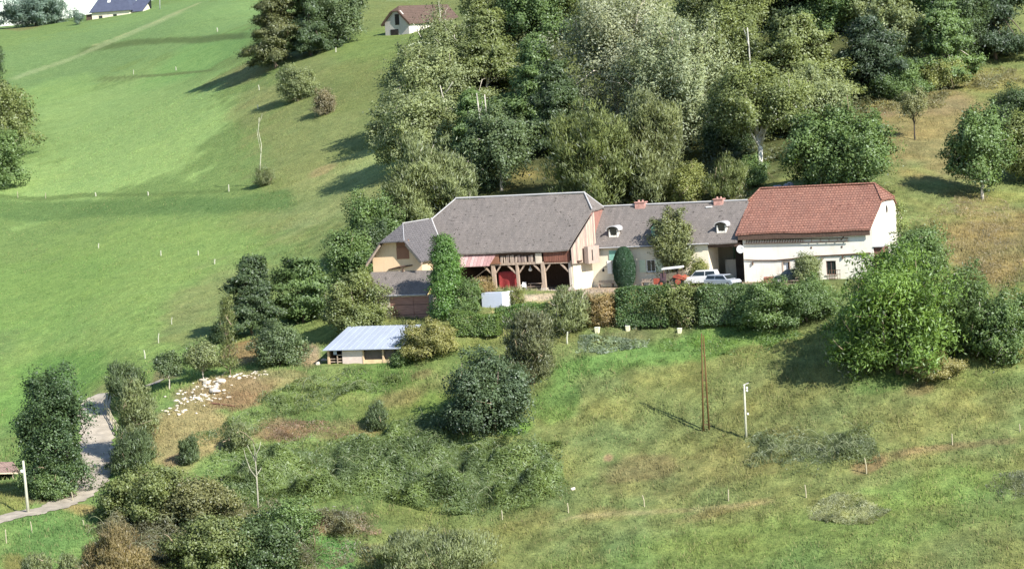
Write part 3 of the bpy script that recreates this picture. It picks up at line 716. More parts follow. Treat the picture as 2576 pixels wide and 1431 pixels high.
# lamp
lx, lz = B.hit(1334, 678, .8)
lamp = B.root('pendant_lamp', 'white pendant lamp hanging in the open bay of the barn', 'lamp', lx, .8, lz)
MB().tube([(0, 0, .25), (-.02, 0, 3.05-lz)], .012, 4).build('cord', MT['black'], lamp)
MB().lathe((0, 0, 0), [(.02, -.2), (.14, -.17), (.22, -.06), (.23, .04), (.16, .14), (.06, .22), (.03, .45)], 12).build('shade', MT['white'], lamp, True)
# garden furniture and clutter in the bay
tx, tz = B.hit(1347, 715, .9)
tb = B.root('picnic_table', 'brown wooden table with a bench inside the middle barn bay', 'table', tx, 1.2, 0)
MB().box(-.85, .85, -.4, .4, .70, .76).build('tabletop', MT['timber'], tb)
for sx in (-.7, .7):
    MB().beam((sx, -.33, 0), (sx, .1, .7), .08).beam((sx, .33, 0), (sx, -.1, .7), .08).build('leg', MT['timber'], tb)
MB().box(-.85, .85, -.85, -.55, .42, .47).build('bench_board', MT['timber'], tb)
ch = B.root('garden_chair', 'white moulded garden chair beside the barn post', 'chair', B.hit(1317, 715, .7)[0], .6, 0)
MB().box(-.27, .27, -.25, .25, .40, .45).build('seat', MT['white'], ch)
MB().plate([(-.26, .24, .45), (.26, .24, .45), (.22, .34, .95), (-.22, .34, .95)], (0, .04, 0)).build('backrest', MT['white'], ch)
for sx in (-.24, .24):
    MB().beam((sx, -.22, 0), (sx, -.22, .62), .05).beam((sx, -.22, .62), (sx, .24, .64), .05).build('armrest', MT['white'], ch)
    MB().beam((sx, .22, 0), (sx, .22, .42), .05).build('leg', MT['white'], ch)
bx, bz = B.hit(1218, 695, 1.6)
bk = B.root('hutch', 'small upright wooden hutch in the left barn bay', 'hutch', bx, 1.6, 0)
MB().box(-.28, .28, -.2, .2, 0, 1.75).build('body', mat('honey_pine', (.42, .28, .16), var=.2), bk)
MB().box(-.22, .22, -.24, -.203, .3, 1.4).build('door', MT['timber'], bk)
# pale box in front
WBq = G(1213, 772); WF = Fr(WBq)
wb = WF.root('tarp_box', 'pale white sheeted box standing on the grass below the red cloth', 'box')
wl = WF.hit(1264, 768)[0]
MB().box(0, wl, 0, 1.5, -.6, 1.5).build('front_sheet', mat('pale_plastic_sheet', (.46, .50, .60), var=.05, rough=.5), wb)
MB().add([(wl+.01, 0, -.6), (wl+.75, .3, -.6), (wl+.75, 1.5, -.6), (wl+.01, 1.5, -.6), (wl+.01, 0, 1.53), (wl+.75, .3, 1.62), (wl+.75, 1.5, 1.62), (wl+.01, 1.5, 1.53)], [(0, 3, 2, 1), (4, 5, 6, 7), (0, 1, 5, 4), (1, 2, 6, 5), (2, 3, 7, 6), (3, 0, 4, 7)]).build('side_sheet', MT['white'], wb)

# ---- gabled wing with lean-to -----------------------------------------------
Wg = Fr(P(1001, 690, 336))
wing = Wg.root('farm_wing', 'ochre gabled wing with a brown loft shutter and a slate lean-to', 'house')
wsl = 1.21; wr = 5.62; wev = 3.45; wez = wr-wsl*wev
def zw(x): return wr-abs(x)*wsl
hx = 1.5
m = MB()
for s in (1, -1):
    m.plate([(s*wev, -1.0, wez), (s*hx, -1.0, zw(hx)), (0, 2.2, wr), (0, 10.6, wr), (s*wev, 10.6, wez)], (0, 0, -.14))
m.plate([(-hx, -1.0, zw(hx)), (hx, -1.0, zw(hx)), (0, 2.2, wr)], (0, 0, -.14))
r_ = m.build('roof', MT['slate_dark'], wing)
m = MB(); m.tube([(0, 2.2, wr+.02), (0, 9.4, wr+.02)], .07, 5); m.tube([(0, 2.2, wr+.02), (hx, -1.0, zw(hx)+.02)], .05, 5); m.build('ridge_cap', MT['pale_metal'], r_)
# valley flashing against the barn
def wp(p):  # barn-local from wing-local
    q = Wg.w(*p)-B.O; return q@B.a, q@B.b, q[2]
m = MB(); pts = []
for t in np.linspace(0, 3.3, 6):
    lo, hi = 2.0, 13.0
    for _ in range(40):
        y = (lo+hi)/2; q = wp((t, y, zw(t)))
        if q[2] < zb(q[1]): hi = y
        else: lo = y
    pts.append((t, y, zw(t)+.05))
m = MB(); 
pts = []
for t in np.linspace(0, 3.4, 8):
    best = None
    for y in np.linspace(0, 13, 800):
        q = wp((t, y, zw(t)))
        if q[2] < zb(q[1]): best = y; break
    if best is not None: pts.append((t, best, zw(t)+.06))
if len(pts) > 1:
    m.tube(pts, .09, 5); m.build('valley_flashing', MT['pale_metal'], r_)
m = MB()
sx = 3.05
xw0, zs0 = Wg.hit(999, 652); xw1, zs1 = Wg.hit(1027, 605)
sh = (xw0, xw1, zs0, min(zs1, 3.75))
m.wall(-sx, sx, 0, .3, -5.4, 1.9)
gp = [(-sx, 1.9), (xw0, 1.9), (xw0, sh[3]), (xw1, sh[3]), (xw1, 1.9), (sx, 1.9)]
xz_plate(m, [(-sx, 1.9), (xw0, 1.9), (xw0, 3.9), (-1.5, 3.75)], 0, .3)
xz_plate(m, [(xw1, 1.9), (sx, 1.9), (1.5, 3.75), (xw1, 3.75)], 0, .3)
m.build('gable_wall', MT['ochre'], wing)
for b_ in ((-sx, -sx+.3, .3, 10), (sx-.3, sx, .3, 10), (-sx, sx, 10, 10.3)): MB().box(*b_, -5.4, 1.9).build('side_wall', MT['ochre'], wing)
m = MB(); m.box(xw0, xw1, .1, .16, 1.9, 3.9); m.box(xw0, xw1, -.05, .0, zs0, 3.0); m.build('loft_shutter', MT['shutter_brown'], wing)
for s in (-1, 1): MB().beam((s*(sx+.45), -.86, zw(sx+.45)-.3), (s*(hx+.1), -.86, zw(hx+.1)-.3), .1, .22).build('bargeboard', MT['timber'], wing)
# dark bar and block painting the rope-like shadow under the shutter
m = MB(); xa, za = Wg.hit(978, 678); xb, zb_ = Wg.hit(1038, 668)
m.tube([(xa, -.1, za), ((xa+xb)/2, -.16, za+.25), (xb, -.1, zb_+.05)], [.06, .14, .07], 6); m.beam(((xa+xb)/2+.3, -.1, za+.1), ((xa+xb)/2+.3, -.1, za-.35), .14); m.build('rope_shadow', MT['dark_timber'], wing)
# lean-to
lx0, lx1 = -3.5, 4.9
m = MB(); m.plate([(lx0+.9, -3.3, -2.05), (lx1+.1, -3.3, -2.05), (lx1+.1, -.003, .35), (lx0, -.003, .35)], (0, 0, -.14)); lr = m.build('lean_to_roof', MT['slate'], wing)
m = MB(); m.tube([(lx0+1, -3.36, -2.13), (lx1, -3.36, -2.13)], .07, 6); m.tube([(lx0+1.5, -3.2, -2.2), (lx0+1.5, -3.05, -3.6)], .05, 6); m.build('gutter', MT['pale_metal'], lr)
dx0, dz0 = Wg.hit(984, 800, -2.9); dx1 = Wg.hit(1042, 800, -2.9)[0]
m = MB(); m.wall(lx0+1.0, lx1, -2.95, -2.7, -5.6, -2.22, [(dx0, dx1+1.9, -5.3, -2.35)]); m.box(lx1-.2, lx1, -2.7, 0, -5.6, -2.22); m.box(lx0+1, lx0+1.2, -2.7, 0, -5.6, -2.22); m.build('lean_to_wall', MT['stone_wall'], wing)
m = MB(); m.box(dx0+.003, dx1, -2.9, -2.82, -5.0, -2.36); g_ = m.build('garage_door', MT['garage'], wing)
m = MB(); m.box(dx1+.02, dx1+1.9, -2.86, -2.78, -5.0, -2.36); g_ = m.build('garage_door', MT['garage'], wing)
m = MB(); m.box(dx0-.1, dx1+2.0, -3.4, -2.9, -5.6, -5.0); m.build('doorstep', MT['concrete'], wing)

# ---- slate farmhouse --------------------------------------------------------
H = Fr(FO)
house = H.root('farmhouse', 'cream farmhouse with a long grey slate roof, dormers and two chimneys', 'house')
hs = (8.87-4.52)/(4.5+.4)
def zh(y): return 4.52+(y+.4)*hs if y <= 4.5 else 4.52+(9.0-y+.4)*hs
m = MB()
m.plate([(-.6, -.4, 4.52), (17.75, -.4, 4.52), (17.75, 4.5, 8.87), (-.6, 4.5, 8.87)], (0, 0, -.15))
m.plate([(-.6, 9.4, 4.52), (17.75, 9.4, 4.52), (17.75, 4.5, 8.87), (-.6, 4.5, 8.87)], (0, 0, -.15))
hr = m.sag(.16).build('roof', MT['slate'], house)
m = MB(); m.tube([(-.4, 4.5, 8.9), (17.6, 4.5, 8.9)], .12, 6); m.build('ridge_cap', MT['pale_metal'], hr)
m = MB(); m.tube([(.3, -.48, 4.42), (14.4, -.48, 4.46)], .08, 6); m.build('gutter', MT['pale_metal'], hr)
w1 = (*[H.hit(1541, 690)[0], H.hit(1563, 690)[0]], H.hit(1550, 688)[1], H.hit(1550, 655)[1])
w2 = (*[H.hit(1627, 690)[0], H.hit(1650, 690)[0]], H.hit(1640, 684)[1], H.hit(1640, 653)[1])
m = MB(); m.wall(-.3, 14.15, 0, .45, -.4, 4.5, [w1, w2]); m.box(-.3, .1, .45, 8.9, -.4, 4.5); m.box(13.75, 14.15, .45, 3.4, -.4, 4.5); m.box(-.3, 14.15, 8.6, 8.9, -.4, 4.5)
m.build('wall', MT['cream'], house)
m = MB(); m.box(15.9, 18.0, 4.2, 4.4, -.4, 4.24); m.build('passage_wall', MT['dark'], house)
m = MB(); m.box(14.18, 16.0, 5.6, 5.9, -.4, 2.2); m.build('low_wall', MT['white_render'], house)
m = MB(); m.box(14.16, 18.0, -.05, .35, 4.0, 4.48); m.box(14.16, 18, .36, 8.6, 4.25, 4.45); m.build('passage_lintel', MT['dark_timber'], house)
def window(fr, par, w, depth=.3, frame=MT['white'], open_=None):
    x0, x1, z0, z1 = w; t = .09
    m = MB(); m.box(x0, x0+t, .08, .2, z0, z1); m.box(x1-t, x1, .08, .2, z0, z1); m.box(x0+t, x1-t, .08, .2, z0, z0+t); m.box(x0+t, x1-t, .08, .2, z1-t, z1); m.box((x0+x1)/2-.025, (x0+x1)/2+.025, .1, .18, z0+t, z1-t)
    f = m.build('window', frame, par)
    MB().box(x0+t, x1-t, .14, .16, z0+t, z1-t).build('pane', MT['glass'], f)
    MB().box(x0-.12, x1+.12, -.1, .06, z0-.1, z0-.003).build('sill', MT['concrete'], f)
    return f
window(H, house, w1); window(H, house, w2)
# shutters, teal board over the first window
a = H.hit(1532, 627); b = H.hit(1562, 660)
MB().box(a[0], b[0], -.1, -.04, w1[3]+.05, 4.05).build('teal_board', MT['teal'], house)
MB().box(w1[0]-.55, w1[0]-.05, -.07, -.02, w1[2], w1[3]).build('shutter', MT['white'], house)
MB().box(w2[0]-.8, w2[0]-.06, -.07, -.02, w2[2], w2[3]).build('shutter', MT['palegreen'], house)
MB().box(w2[1]+.06, w2[1]+.8, -.07, -.02, w2[2], w2[3]).build('shutter', MT['palegreen'], house)
def chimney(u, v0, v1, wpx):
    x, z1 = H.hit(u, v0, 4.5); w = wpx/22/.92/2
    m = MB(); m.box(x-w, x+w, 4.1, 4.9, zh(4.1)-.3, z1); m.box(x-w-.07, x+w+.07, 4.02, 4.98, z1+.003, z1+.12); c = m.build('chimney', MT['brick'], hr)
    for k in (-.4, .4): MB().lathe((x+w*k, 4.5, z1+.12), [(.13, 0), (.1, .2)], 8).build('chimney_pot', MT['brick'], c)
chimney(1612, 510, 527, 24); chimney(1809, 502, 512, 22)
def dormer(u, v, w, hgt, yf):
    x, z = H.hit(u, v, yf); x0, x1 = x-w/2, x+w/2; zb0 = zh(yf)-.1; zt_ = zb0+hgt
    m = MB(); m.box(x0, x0+.14, yf, yf+hgt/hs+.3, zb0, zt_); m.box(x1-.14, x1, yf, yf+hgt/hs+.3, zb0, zt_); m.box(x0+.14, x1-.14, yf+.03, yf+.17, zb0, zb0+.3); d = m.build('dormer', MT['white_render'], hr)
    m = MB(); m.box(x0+.14, x1-.14, yf+.15, yf+.2, zb0+.3, zt_+.2); m.build('dormer_pane', MT['glass'], d)
    # arched eyebrow roof
    m = MB(); n = 10; vs = []
    y1 = yf+(hgt+.5)/hs+.5
    for k in range(n+1):
        t = math.pi*k/n; vs.append((x-math.cos(t)*(w/2+.22), zt_-.05+math.sin(t)*.5))
    for k in range(n):
        (xa, za), (xb, zb__) = vs[k], vs[k+1]
        m.plate([(xa, yf-.35, za), (xb, yf-.35, zb__), (xb, y1, zb__), (xa, y1, za)], (0, 0, -.09))
    m.build('dormer_roof', MT['pale_metal'], d)
dormer(1543, 592, 1.1, .95, .75); dormer(1815, 584, 1.1, .95, .75)
# middle dormer, pointed and teal
x, z = H.hit(1655, 590, .75); zb0 = zh(.75)-.1
m = MB(); xz_plate(m, [(x-.75, zb0), (x+.75, zb0), (x+.75, zb0+1.1), (x, zb0+1.9), (x-.75, zb0+1.1)], .75, .12); m.box(x-.75, x-.63, .87, 2.6, zb0, zb0+1.1); m.box(x+.63, x+.75, .87, 2.6, zb0, zb0+1.1); d = m.build('dormer', MT['teal'], hr)
m = MB()
for s in (-1, 1): m.plate([(x+s*.95, .45, zb0+.9), (x, .45, zb0+2.05), (x, 3.4, zb0+2.05), (x+s*.95, 2.4, zb0+.9)], (0, 0, -.09))
m.build('dormer_roof', MT['slate'], d)
m = MB(); m.box(x-.35, x+.35, .72, .748, zb0+.2, zb0+1.1); m.build('dormer_pane', MT['glass'], d)
m = MB(); x, z = H.hit(1785, 516, 4.1); m.box(x-.35, x+.35, 3.75, 3.95, zh(3.8)+.02, zh(3.8)+.16); m.build('roof_hatch', MT['white'], hr)
x, z = H.hit(1521, 680)
m = MB(); m.tube([(x+.25, 0, z+.35), (x+.05, -.3, z+.42), (x, -.42, z+.2)], .025, 5); m.lathe((x, -.42, z-.12), [(.04, 0), (.13, .02), (.12, .25), (.05, .33)], 8); m.build('wall_lantern', MT['black'], house)

# benches at the foot of the wall
def bench(u, v, L, label, y=-1.2):
    x, z = H.hit(u, v, y)
    b = H.root('bench', label, 'bench', x, y, 0, 'benches along the farmhouse wall')
    m = MB(); [m.box(-L/2, L/2, -.22+k*.15, -.1+k*.15, .44, .48) for k in range(3)]; m.build('seat', MT['timber'], b)
    m = MB(); [m.box(-L/2, L/2, .26, .3, .55+k*.14, .65+k*.14) for k in range(2)]; m.build('backrest', MT['timber'], b)
    for s in (-1, 1): MB().box(s*(L/2-.15)-.04, s*(L/2-.15)+.04, -.2, .3, 0, .438).build('leg', MT['timber'], b)
bench(1524, 715, 1.9, 'slatted bench under the window left of the clipped cypress'); bench(1630, 712, 1.6, 'slatted bench right of the clipped cypress')

# ---- red tiled barn ---------------------------------------------------------
R = Fr(P(1872, 709, 330.5))
rb = R.root('tiled_barn', 'white barn with a big red tiled half-hipped roof', 'barn')
RY, RD = 6.3, 12.6
ra_, rzz = R.hit(2200, 462, RY); rl_, _ = R.hit(1912, 478, RY)
rs = (rzz-5.47)/(RY+.5)
def zr(y): return 5.47+(y+.5)*rs if y <= RY else 5.47+(2*RY-y+.5)*rs
hy = 3.7; hx_ = (R.hit(2213, 506, hy)[0]+R.hit(2255, 503, RD-hy)[0])/2; lx_ = R.hit(1882, 510, 4.4)[0]
m = MB()
m.plate([(-.55, -.5, 5.47), (14.95, -.5, 5.47), (hx_, hy, zr(hy)), (ra_, RY, rzz), (rl_, RY, rzz), (lx_, 4.4, zr(4.4))], (0, 0, -.2))
m.plate([(-.55, RD+.5, 5.47), (14.95, RD+.5, 5.47), (hx_, RD-hy, zr(hy)), (ra_, RY, rzz), (rl_, RY, rzz), (lx_, RD-4.4, zr(4.4))], (0, 0, -.2))
m.plate([(hx_, hy, zr(hy)), (hx_, RD-hy, zr(hy)), (ra_, RY, rzz)], (0, 0, -.2))
m.plate([(lx_, 4.4, zr(4.4)), (lx_, RD-4.4, zr(4.4)), (rl_, RY, rzz)], (0, 0, -.2))
rr_ = m.sag(.18).build('roof', MT['tile'], rb)
m = MB()
k = rl_+.05
while k < ra_-.05: m.tube([(k, RY, rzz+.03), (min(k+.42, ra_), RY, rzz+.05)], [.13, .15], 6); k += .42
m.tube([(ra_, RY, rzz+.02), (hx_, hy, zr(hy)+.02)], .11, 6); m.tube([(ra_, RY, rzz+.02), (hx_, RD-hy, zr(hy)+.02)], .11, 6); m.tube([(rl_, RY, rzz+.02), (lx_, 4.4, zr(4.4)+.02)], .11, 6)
m.build('ridge_tiles', MT['tile'], rr_)
m = MB(); m.box(-.3, 14.85, -.42, -.3, 4.70, 5.3); m.box(-.2, 14.85, -.3, .0, 5.22, 5.3); m.build('eave_shade_board', MT['dark_timber'], rb)  # timber board made deep and dark to paint the eave shadow band
d1 = (R.hit(1969, 700)[0], R.hit(1990, 700)[0], -.3, R.hit(1978, 659)[1]); w3 = (R.hit(2079, 690)[0], R.hit(2104, 690)[0], R.hit(2090, 691)[1], R.hit(2090, 656)[1])
m = MB(); m.wall(.1, 14.7, 0, .5, -.5, 5.45, [d1, w3]); m.box(.1, .6, .5, RD-.5, -.5, 5.45); m.box(.1, 14.7, RD-.5, RD, -.5, 5.45); m.build('wall', MT['white_render'], rb)
m = MB(); yz_plate(m, [(0, -.9), (RD+.3, -.9), (RD+.3, 5.3), (RD-hy, zr(hy)-.25), (hy, zr(hy)-.25), (0, 5.3)], 15.05, -.349)
g = m.build('gable_wall', MT['white_render'], rb)
m = MB(); vs = []
for k in range(12):
    t = 2*math.pi*k/12; vs.append((15.055, 6.2+.34*math.cos(t), 7.1+.45*math.sin(t)))
m.plate(vs, (.02, 0, 0)); m.build('owl_hole', MT['dark'], g)
window(R, rb, w3, frame=mat('grey_brown_frame', (.16, .11, .10), var=.2)); 
m = MB(); m.box(d1[0], d1[0]+.12, -.03, .3, d1[2], d1[3]); m.box(d1[1]-.12, d1[1], -.03, .3, d1[2], d1[3]); m.box(d1[0], d1[1], -.035, .3, d1[3], d1[3]+.14); dr = m.build('door', MT['timber'], rb)
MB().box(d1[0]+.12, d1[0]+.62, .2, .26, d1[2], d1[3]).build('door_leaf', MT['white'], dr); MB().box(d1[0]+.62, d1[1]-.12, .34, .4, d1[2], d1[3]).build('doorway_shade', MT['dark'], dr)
MB().box(w3[0]+.1, w3[1]-.1, -.05, -.01, .0, w3[2]-.2).build('hatch', mat('grey_hatch', (.5, .45, .4), var=.2), rb)
# iron pipe along the wall
pp = [R.hit(u, v, -.1) for u, v in ((1870, 653), (1900, 655), (1950, 655), (1995, 651), (2030, 645), (2080, 643), (2140, 640), (2190, 637))]
MB().tube([(x, -.11, z) for x, z in pp], [.05, .07, .07, .08, .07, .07, .09, .1], 6).build('wall_pipe', MT['rust'], rb)
for u, v in ((1894, 658), (2068, 647), (2120, 643)): x, z = R.hit(u, v); MB().box(x-.05, x+.05, -.2, 0, z-.35, z).build('pipe_bracket', MT['rust'], rb)
for u, v in ((2041, 622), (2118, 620)): x, z = R.hit(u, v); MB().box(x-.08, x+.08, -.05, -.001, z-.14, z+.06).build('tie_plate', MT['rust'], rb)
x, z = R.hit(2121, 597); MB().beam((x-.25, -.05, z-.3), (x+.25, -.05, z+.3), .1).build('tie_plate', MT['rust'], rb)
# brick outhouse at the right foot
x, z = R.hit(2200, 632, -.2)
m = MB(); m.box(15.06, 16.0, .2, 2.6, -1, 3.3); o_ = m.build('outhouse', plank_mat('brick_red_boards', (.2, .09, .07), (.27, .13, .1), .3, 'XY'), rb)
m = MB(); m.plate([(15.06, -.1, 3.32), (16.2, -.1, 3.32), (16.2, 2.9, 3.7), (15.06, 2.9, 3.7)], (0, 0, .1)); m.build('outhouse_roof', MT['pale_metal'], o_)
# ladder hung on the wall: top-level
A0 = R.hit(1872, 608, -.22); A1 = R.hit(2134, 603, -.22)
lad = R.root('ladder', 'long wooden ladder hung flat on the white barn wall under the eave', 'ladder', A0[0], -.22, A0[1])
L_ = A1[0]-A0[0]; dz = A1[1]-A0[1]
for k, o in enumerate((.22, -.22)):
    MB().beam((0, 0, o), (L_, 0, dz+o*.75), .09).build('rail', MT['dark_timber'], lad)
m = MB(); k = .2
while k < L_-.1:
    dense = 1 if k < L_*.55 else 0
    z0 = dz*k/L_; MB().beam((k, 0, z0-.22), (k+(.12 if dense else 0), 0, z0+.2), .09 if dense else .06).build('rung', MT['dark_timber'], lad); k += .3 if dense else 1.0
# satellite dish at the barn's left corner
x, z = R.hit(1863, 627, -.5)
sd_ = R.root('satellite_dish', 'round white dish on the left corner of the white barn', 'dish', x, -.5, z)
MB().lathe((0, 0, 0), [(.02, .14), (.22, .1), (.40, .0), (.46, -.1), (.43, -.11), (.2, -.02), (.02, .02)], 18, 'y').build('reflector', MT['white'], sd_, True)
MB().tube([(0, .1, 0), (.3, .5, -.1)], .03, 5).build('arm', MT['pale_metal'], sd_)
MB().tube([(0, .0, -.3), (0, -.45, -.05)], .02, 5).build('feed_horn', MT['pale_metal'], sd_)

# ---- shed -------------------------------------------------------------------
S = Fr(P(826, 914, 324.0))
shed = S.root('shed', 'low wooden shed with a pale blue metal roof below the wing', 'shed')
def sx_(u, yl=0): return S.hit(u, 900, yl)[0]
e0 = S.hit(811, 880, -.45); e1 = S.hit(1006, 877, -.45); b0 = S.hit(876, 823, 6.3); b1 = S.hit(1060, 814, 6.3)
ez_ = (e0[1]+e1[1])/2; bz_ = (b0[1]+b1[1])/2
m = MB(); m.plate([(e0[0], -.45, ez_), (e1[0], -.45, ez_), (b1[0], 6.3, bz_), (b0[0], 6.3, bz_)], (0, 0, -.06))
for k in range(1, 12):
    t = k/12; x0 = e0[0]+(e1[0]-e0[0])*t; x1 = b0[0]+(b1[0]-b0[0])*t
    m.beam((x0, -.45, ez_+.02), (x1, 6.3, bz_+.02), .05, .04)
m.build('roof', MT['metal_sheet'], shed)
X = {k: sx_(u) for k, u in dict(a=826, b=861, c=913, d=964, e=1003).items()}
MT['pine'] = mat('peeled_pine', (.56, .41, .26), var=.2)
for xa, xb in ((X['a']-.1, X['a']+.14), (X['e']-.16, X['e']+.06), (X['d']-.1, X['d']+.08), (X['c']-.05, X['c']+.1)): MB().box(xa, xb, -.02, .2, -.6, ez_-.1).build('post', MT['pine'], shed)
m = MB(); m.wall(X['b'], X['c']-.05, .02, .14, -.6, ez_-.15); m.build('door', mat('pinkish_door_board', (.66, .54, .48), var=.12, scale=1.2), shed)
m = MB(); m.wall(X['c']+.1, X['e']-.16, .02, .16, -.6, ez_-1.2); m.build('dado', mat('yellow_pine_board', (.72, .56, .33), var=.15), shed)
m = MB(); m.box(X['c']+.1, X['e']-.16, .3, .34, ez_-1.2, ez_-.12); m.build('mesh_screen', mat('grey_brown_screen', (.13, .11, .095), var=.2), shed)
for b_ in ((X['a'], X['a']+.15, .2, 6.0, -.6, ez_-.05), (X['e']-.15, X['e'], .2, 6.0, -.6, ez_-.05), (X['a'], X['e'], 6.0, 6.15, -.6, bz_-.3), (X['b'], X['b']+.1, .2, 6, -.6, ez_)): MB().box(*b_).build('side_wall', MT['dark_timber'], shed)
m = MB(); xg = sx_(848); m.box(xg, xg+.1, -.06, .0, -.5, .95); m.box(xg, X['b'], -.06, .0, .85, .95); m.box(X['a']+.14, X['b'], .1, .18, .1, .22); m.box(X['a']+.14, X['b'], .1, .18, .42, .52); m.build('gate', MT['timber'], shed)
m = MB(); m.box(X['a']+.7, X['a']+1.1, -.1, -.06, ez_-.55, ez_-.1); m.build('hanging_sheet', MT['metal_sheet'], shed)

# ---- upper house beside the wood -------------------------------------------
Uo = P(1030, 90, 498)
Uh = Fr(Uo, math.radians(52))
up = Uh.root('upland_house', 'small white gabled house with a brown roof at the wood edge on the skyline', 'house')
gw, gl = 5.2, 13.5
m = MB(); yz_plate(m, [(0, -1.5), (gw, -1.5), (gw, 2.4), (gw/2+.8, 4.3), (gw/2-.8, 4.3), (0, 2.4)], 0, .3); m.build('gable_wall', MT['shaded_render'], up)
for b_ in ((.305, gl, 0, .3), (.305, gl, gw-.3, gw), (gl-.3, gl, .3, gw-.3)): MB().box(*b_, -1.5, 2.4).build('wall', MT['white_render'], up)
m = MB()
m.plate([(-.4, -.45, 2.05), (gl+.3, -.45, 2.05), (gl+.3, gw/2, 5.1), (.9, gw/2, 5.1), (-.4, gw/2-.8, 4.25)], (0, 0, -.15)); m.plate([(-.4, gw+.45, 2.05), (gl+.3, gw+.45, 2.05), (gl+.3, gw/2, 5.1), (.9, gw/2, 5.1), (-.4, gw/2+.8, 4.25)], (0, 0, -.15))
m.build('roof', MT['rustroof'], up)
m = MB(); m.plate([(-.42, gw/2-.8, 4.25), (-.42, gw/2+.8, 4.25), (.9, gw/2, 5.12)], (0, 0, -.13)); m.build('gable_hood', MT['dark_timber'], up)
m = MB(); m.box(-.05, -.002, 2.0, 2.9, 1.9, 3.7); m.build('loft_door', MT['dark'], up)
m = MB(); m.box(-.05, -.002, 2.3, 4.0, -.3, 1.2); m.build('door', MT['dark'], up)
for s in (0, 1): MB().beam((-.42, -.45 if s == 0 else gw+.45, 1.95), (-.42, gw/2+(-.75 if s == 0 else .75), 4.1), .1, .34).build('bargeboard', MT['dark_timber'], up)

# ---- far house on the crest ------------------------------------------------
Fo = P(232, 50, 700)
Fh = Fr(Fo, math.radians(-14))
fh = Fh.root('crest_house', 'large house with a dark blue slate roof on the green skyline', 'house')
fz = Fh.hit(228, 31)[1]; fx1 = Fh.hit(326, 40)[0]
m = MB(); m.wall(0, fx1, 0, .3, -2.5, fz, [(1.6, 2.6, fz-2.2, fz-1.0), (5.2, 6.2, fz-2.0, fz-.9)]); m.box(0, .3, .3, 8, -2.5, fz); m.box(fx1-.3, fx1, .3, 8, -2.5, fz); m.build('wall', MT['cream'], fh)
m = MB(); m.box(1.6, 2.6, .15, .2, fz-2.2, fz-1.0); m.build('window', MT['glass'], fh)
m = MB(); m.box(5.2, 6.2, .15, .2, fz-2.0, fz-.9); m.build('window', MT['glass'], fh)
MT['blue_slate'] = mat('blue_slate', (.075, .085, .13), var=.15, scale=1, rough=.6)
m = MB(); m.plate([(-.5, -.5, fz-.1), (fx1+.5, -.5, fz-.1), (fx1-2.2, 4, fz+5.2), (2.2, 4, fz+5.2)], (0, 0, -.15)); m.plate([(-.5, 8.5, fz-.1), (fx1+.5, 8.5, fz-.1), (fx1-2.2, 4, fz+5.2), (2.2, 4, fz+5.2)], (0, 0, -.15))
m.plate([(-.5, -.5, fz-.1), (-.5, 8.5, fz-.1), (2.2, 4, fz+5.2)], (0, 0, -.15)); m.plate([(fx1+.5, -.5, fz-.1), (fx1+.5, 8.5, fz-.1), (fx1-2.2, 4, fz+5.2)], (0, 0, -.15)); fr_ = m.build('roof', MT['blue_slate'], fh)
for (k, yy) in ((3.6, 1.2), (6.4, 1.6)):
    zz = fz-.1+(yy+.5)*5.3/4.5
    m = MB(); m.plate([(k, yy, zz+.05), (k+.7, yy, zz+.05), (k+.7, yy+.6, zz+.76), (k, yy+.6, zz+.76)], (0, 0, .08)); m.build('skylight', MT['white'], fr_)
x2, z2 = Fh.hit(372, 17, 1.5); x1_, z1_ = Fh.hit(322, 20, 1.5)
m = MB(); m.plate([(x1_-.3, 1.0, z2-.9), (x2-1.2, 1.0, z2-.9), (x2, 4, z2+1.9), (x1_+1.5, 4, z2+1.9)], (0, 0, -.12)); m.plate([(x1_-.3, 7, z2-.9), (x2-1.2, 7, z2-.9), (x2, 4, z2+1.9), (x1_+1.5, 4, z2+1.9)], (0, 0, -.12)); m.build('annexe_roof', MT['blue_slate'], fh)
m = MB(); m.box(x1_+.4, x2-1.6, 1.5, 6.5, z2-4, z2-.9); yz_plate(m, [(1.4, z2-4), (6.6, z2-4), (6.6, z2-1.0), (4, z2+1.7), (1.4, z2-1.0)], x2-1.5, .3); m.build('annexe_wall', MT['cream'], fh)
m = MB(); x, z = Fh.hit(224, 40); m.box(x-.8, x+.6, .2, 1.5, z-2.2, z+.3); m.build('porch', MT['dark_timber'], fh)

# ---- hut at the left edge --------------------------------------------------
q = G(30, 1203); E_ = Fr(q, math.radians(14))
hut = E_.root('hut', 'low dark hut cut by the left edge beside the white pole', 'hut')
m = MB(); m.plate([(-7, -.6, 1.35), (.9, -.6, .75), (.5, 3.2, 1.5), (-7, 3.2, 2.1)], (0, 0, -.12)); m.build('roof', roof_mat('brown_sheet', (.3, .2, .17), (.36, .25, .2), (.24, .17, .14)), hut)
m = MB(); m.beam((-7, -.62, 1.27), (.9, -.62, .67), .14); m.build('fascia', mat('pale_board', (.6, .5, .36)), hut)
m = MB(); m.box(-7, .2, 1.2, 1.4, -1, .7); m.build('back_wall', MT['dark'], hut)
for k in (.1, -2.6, -5.2): MB().box(k-.07, k+.07, -.5, -.36, -1, .8-k*.07).build('post', MT['timber'], hut)

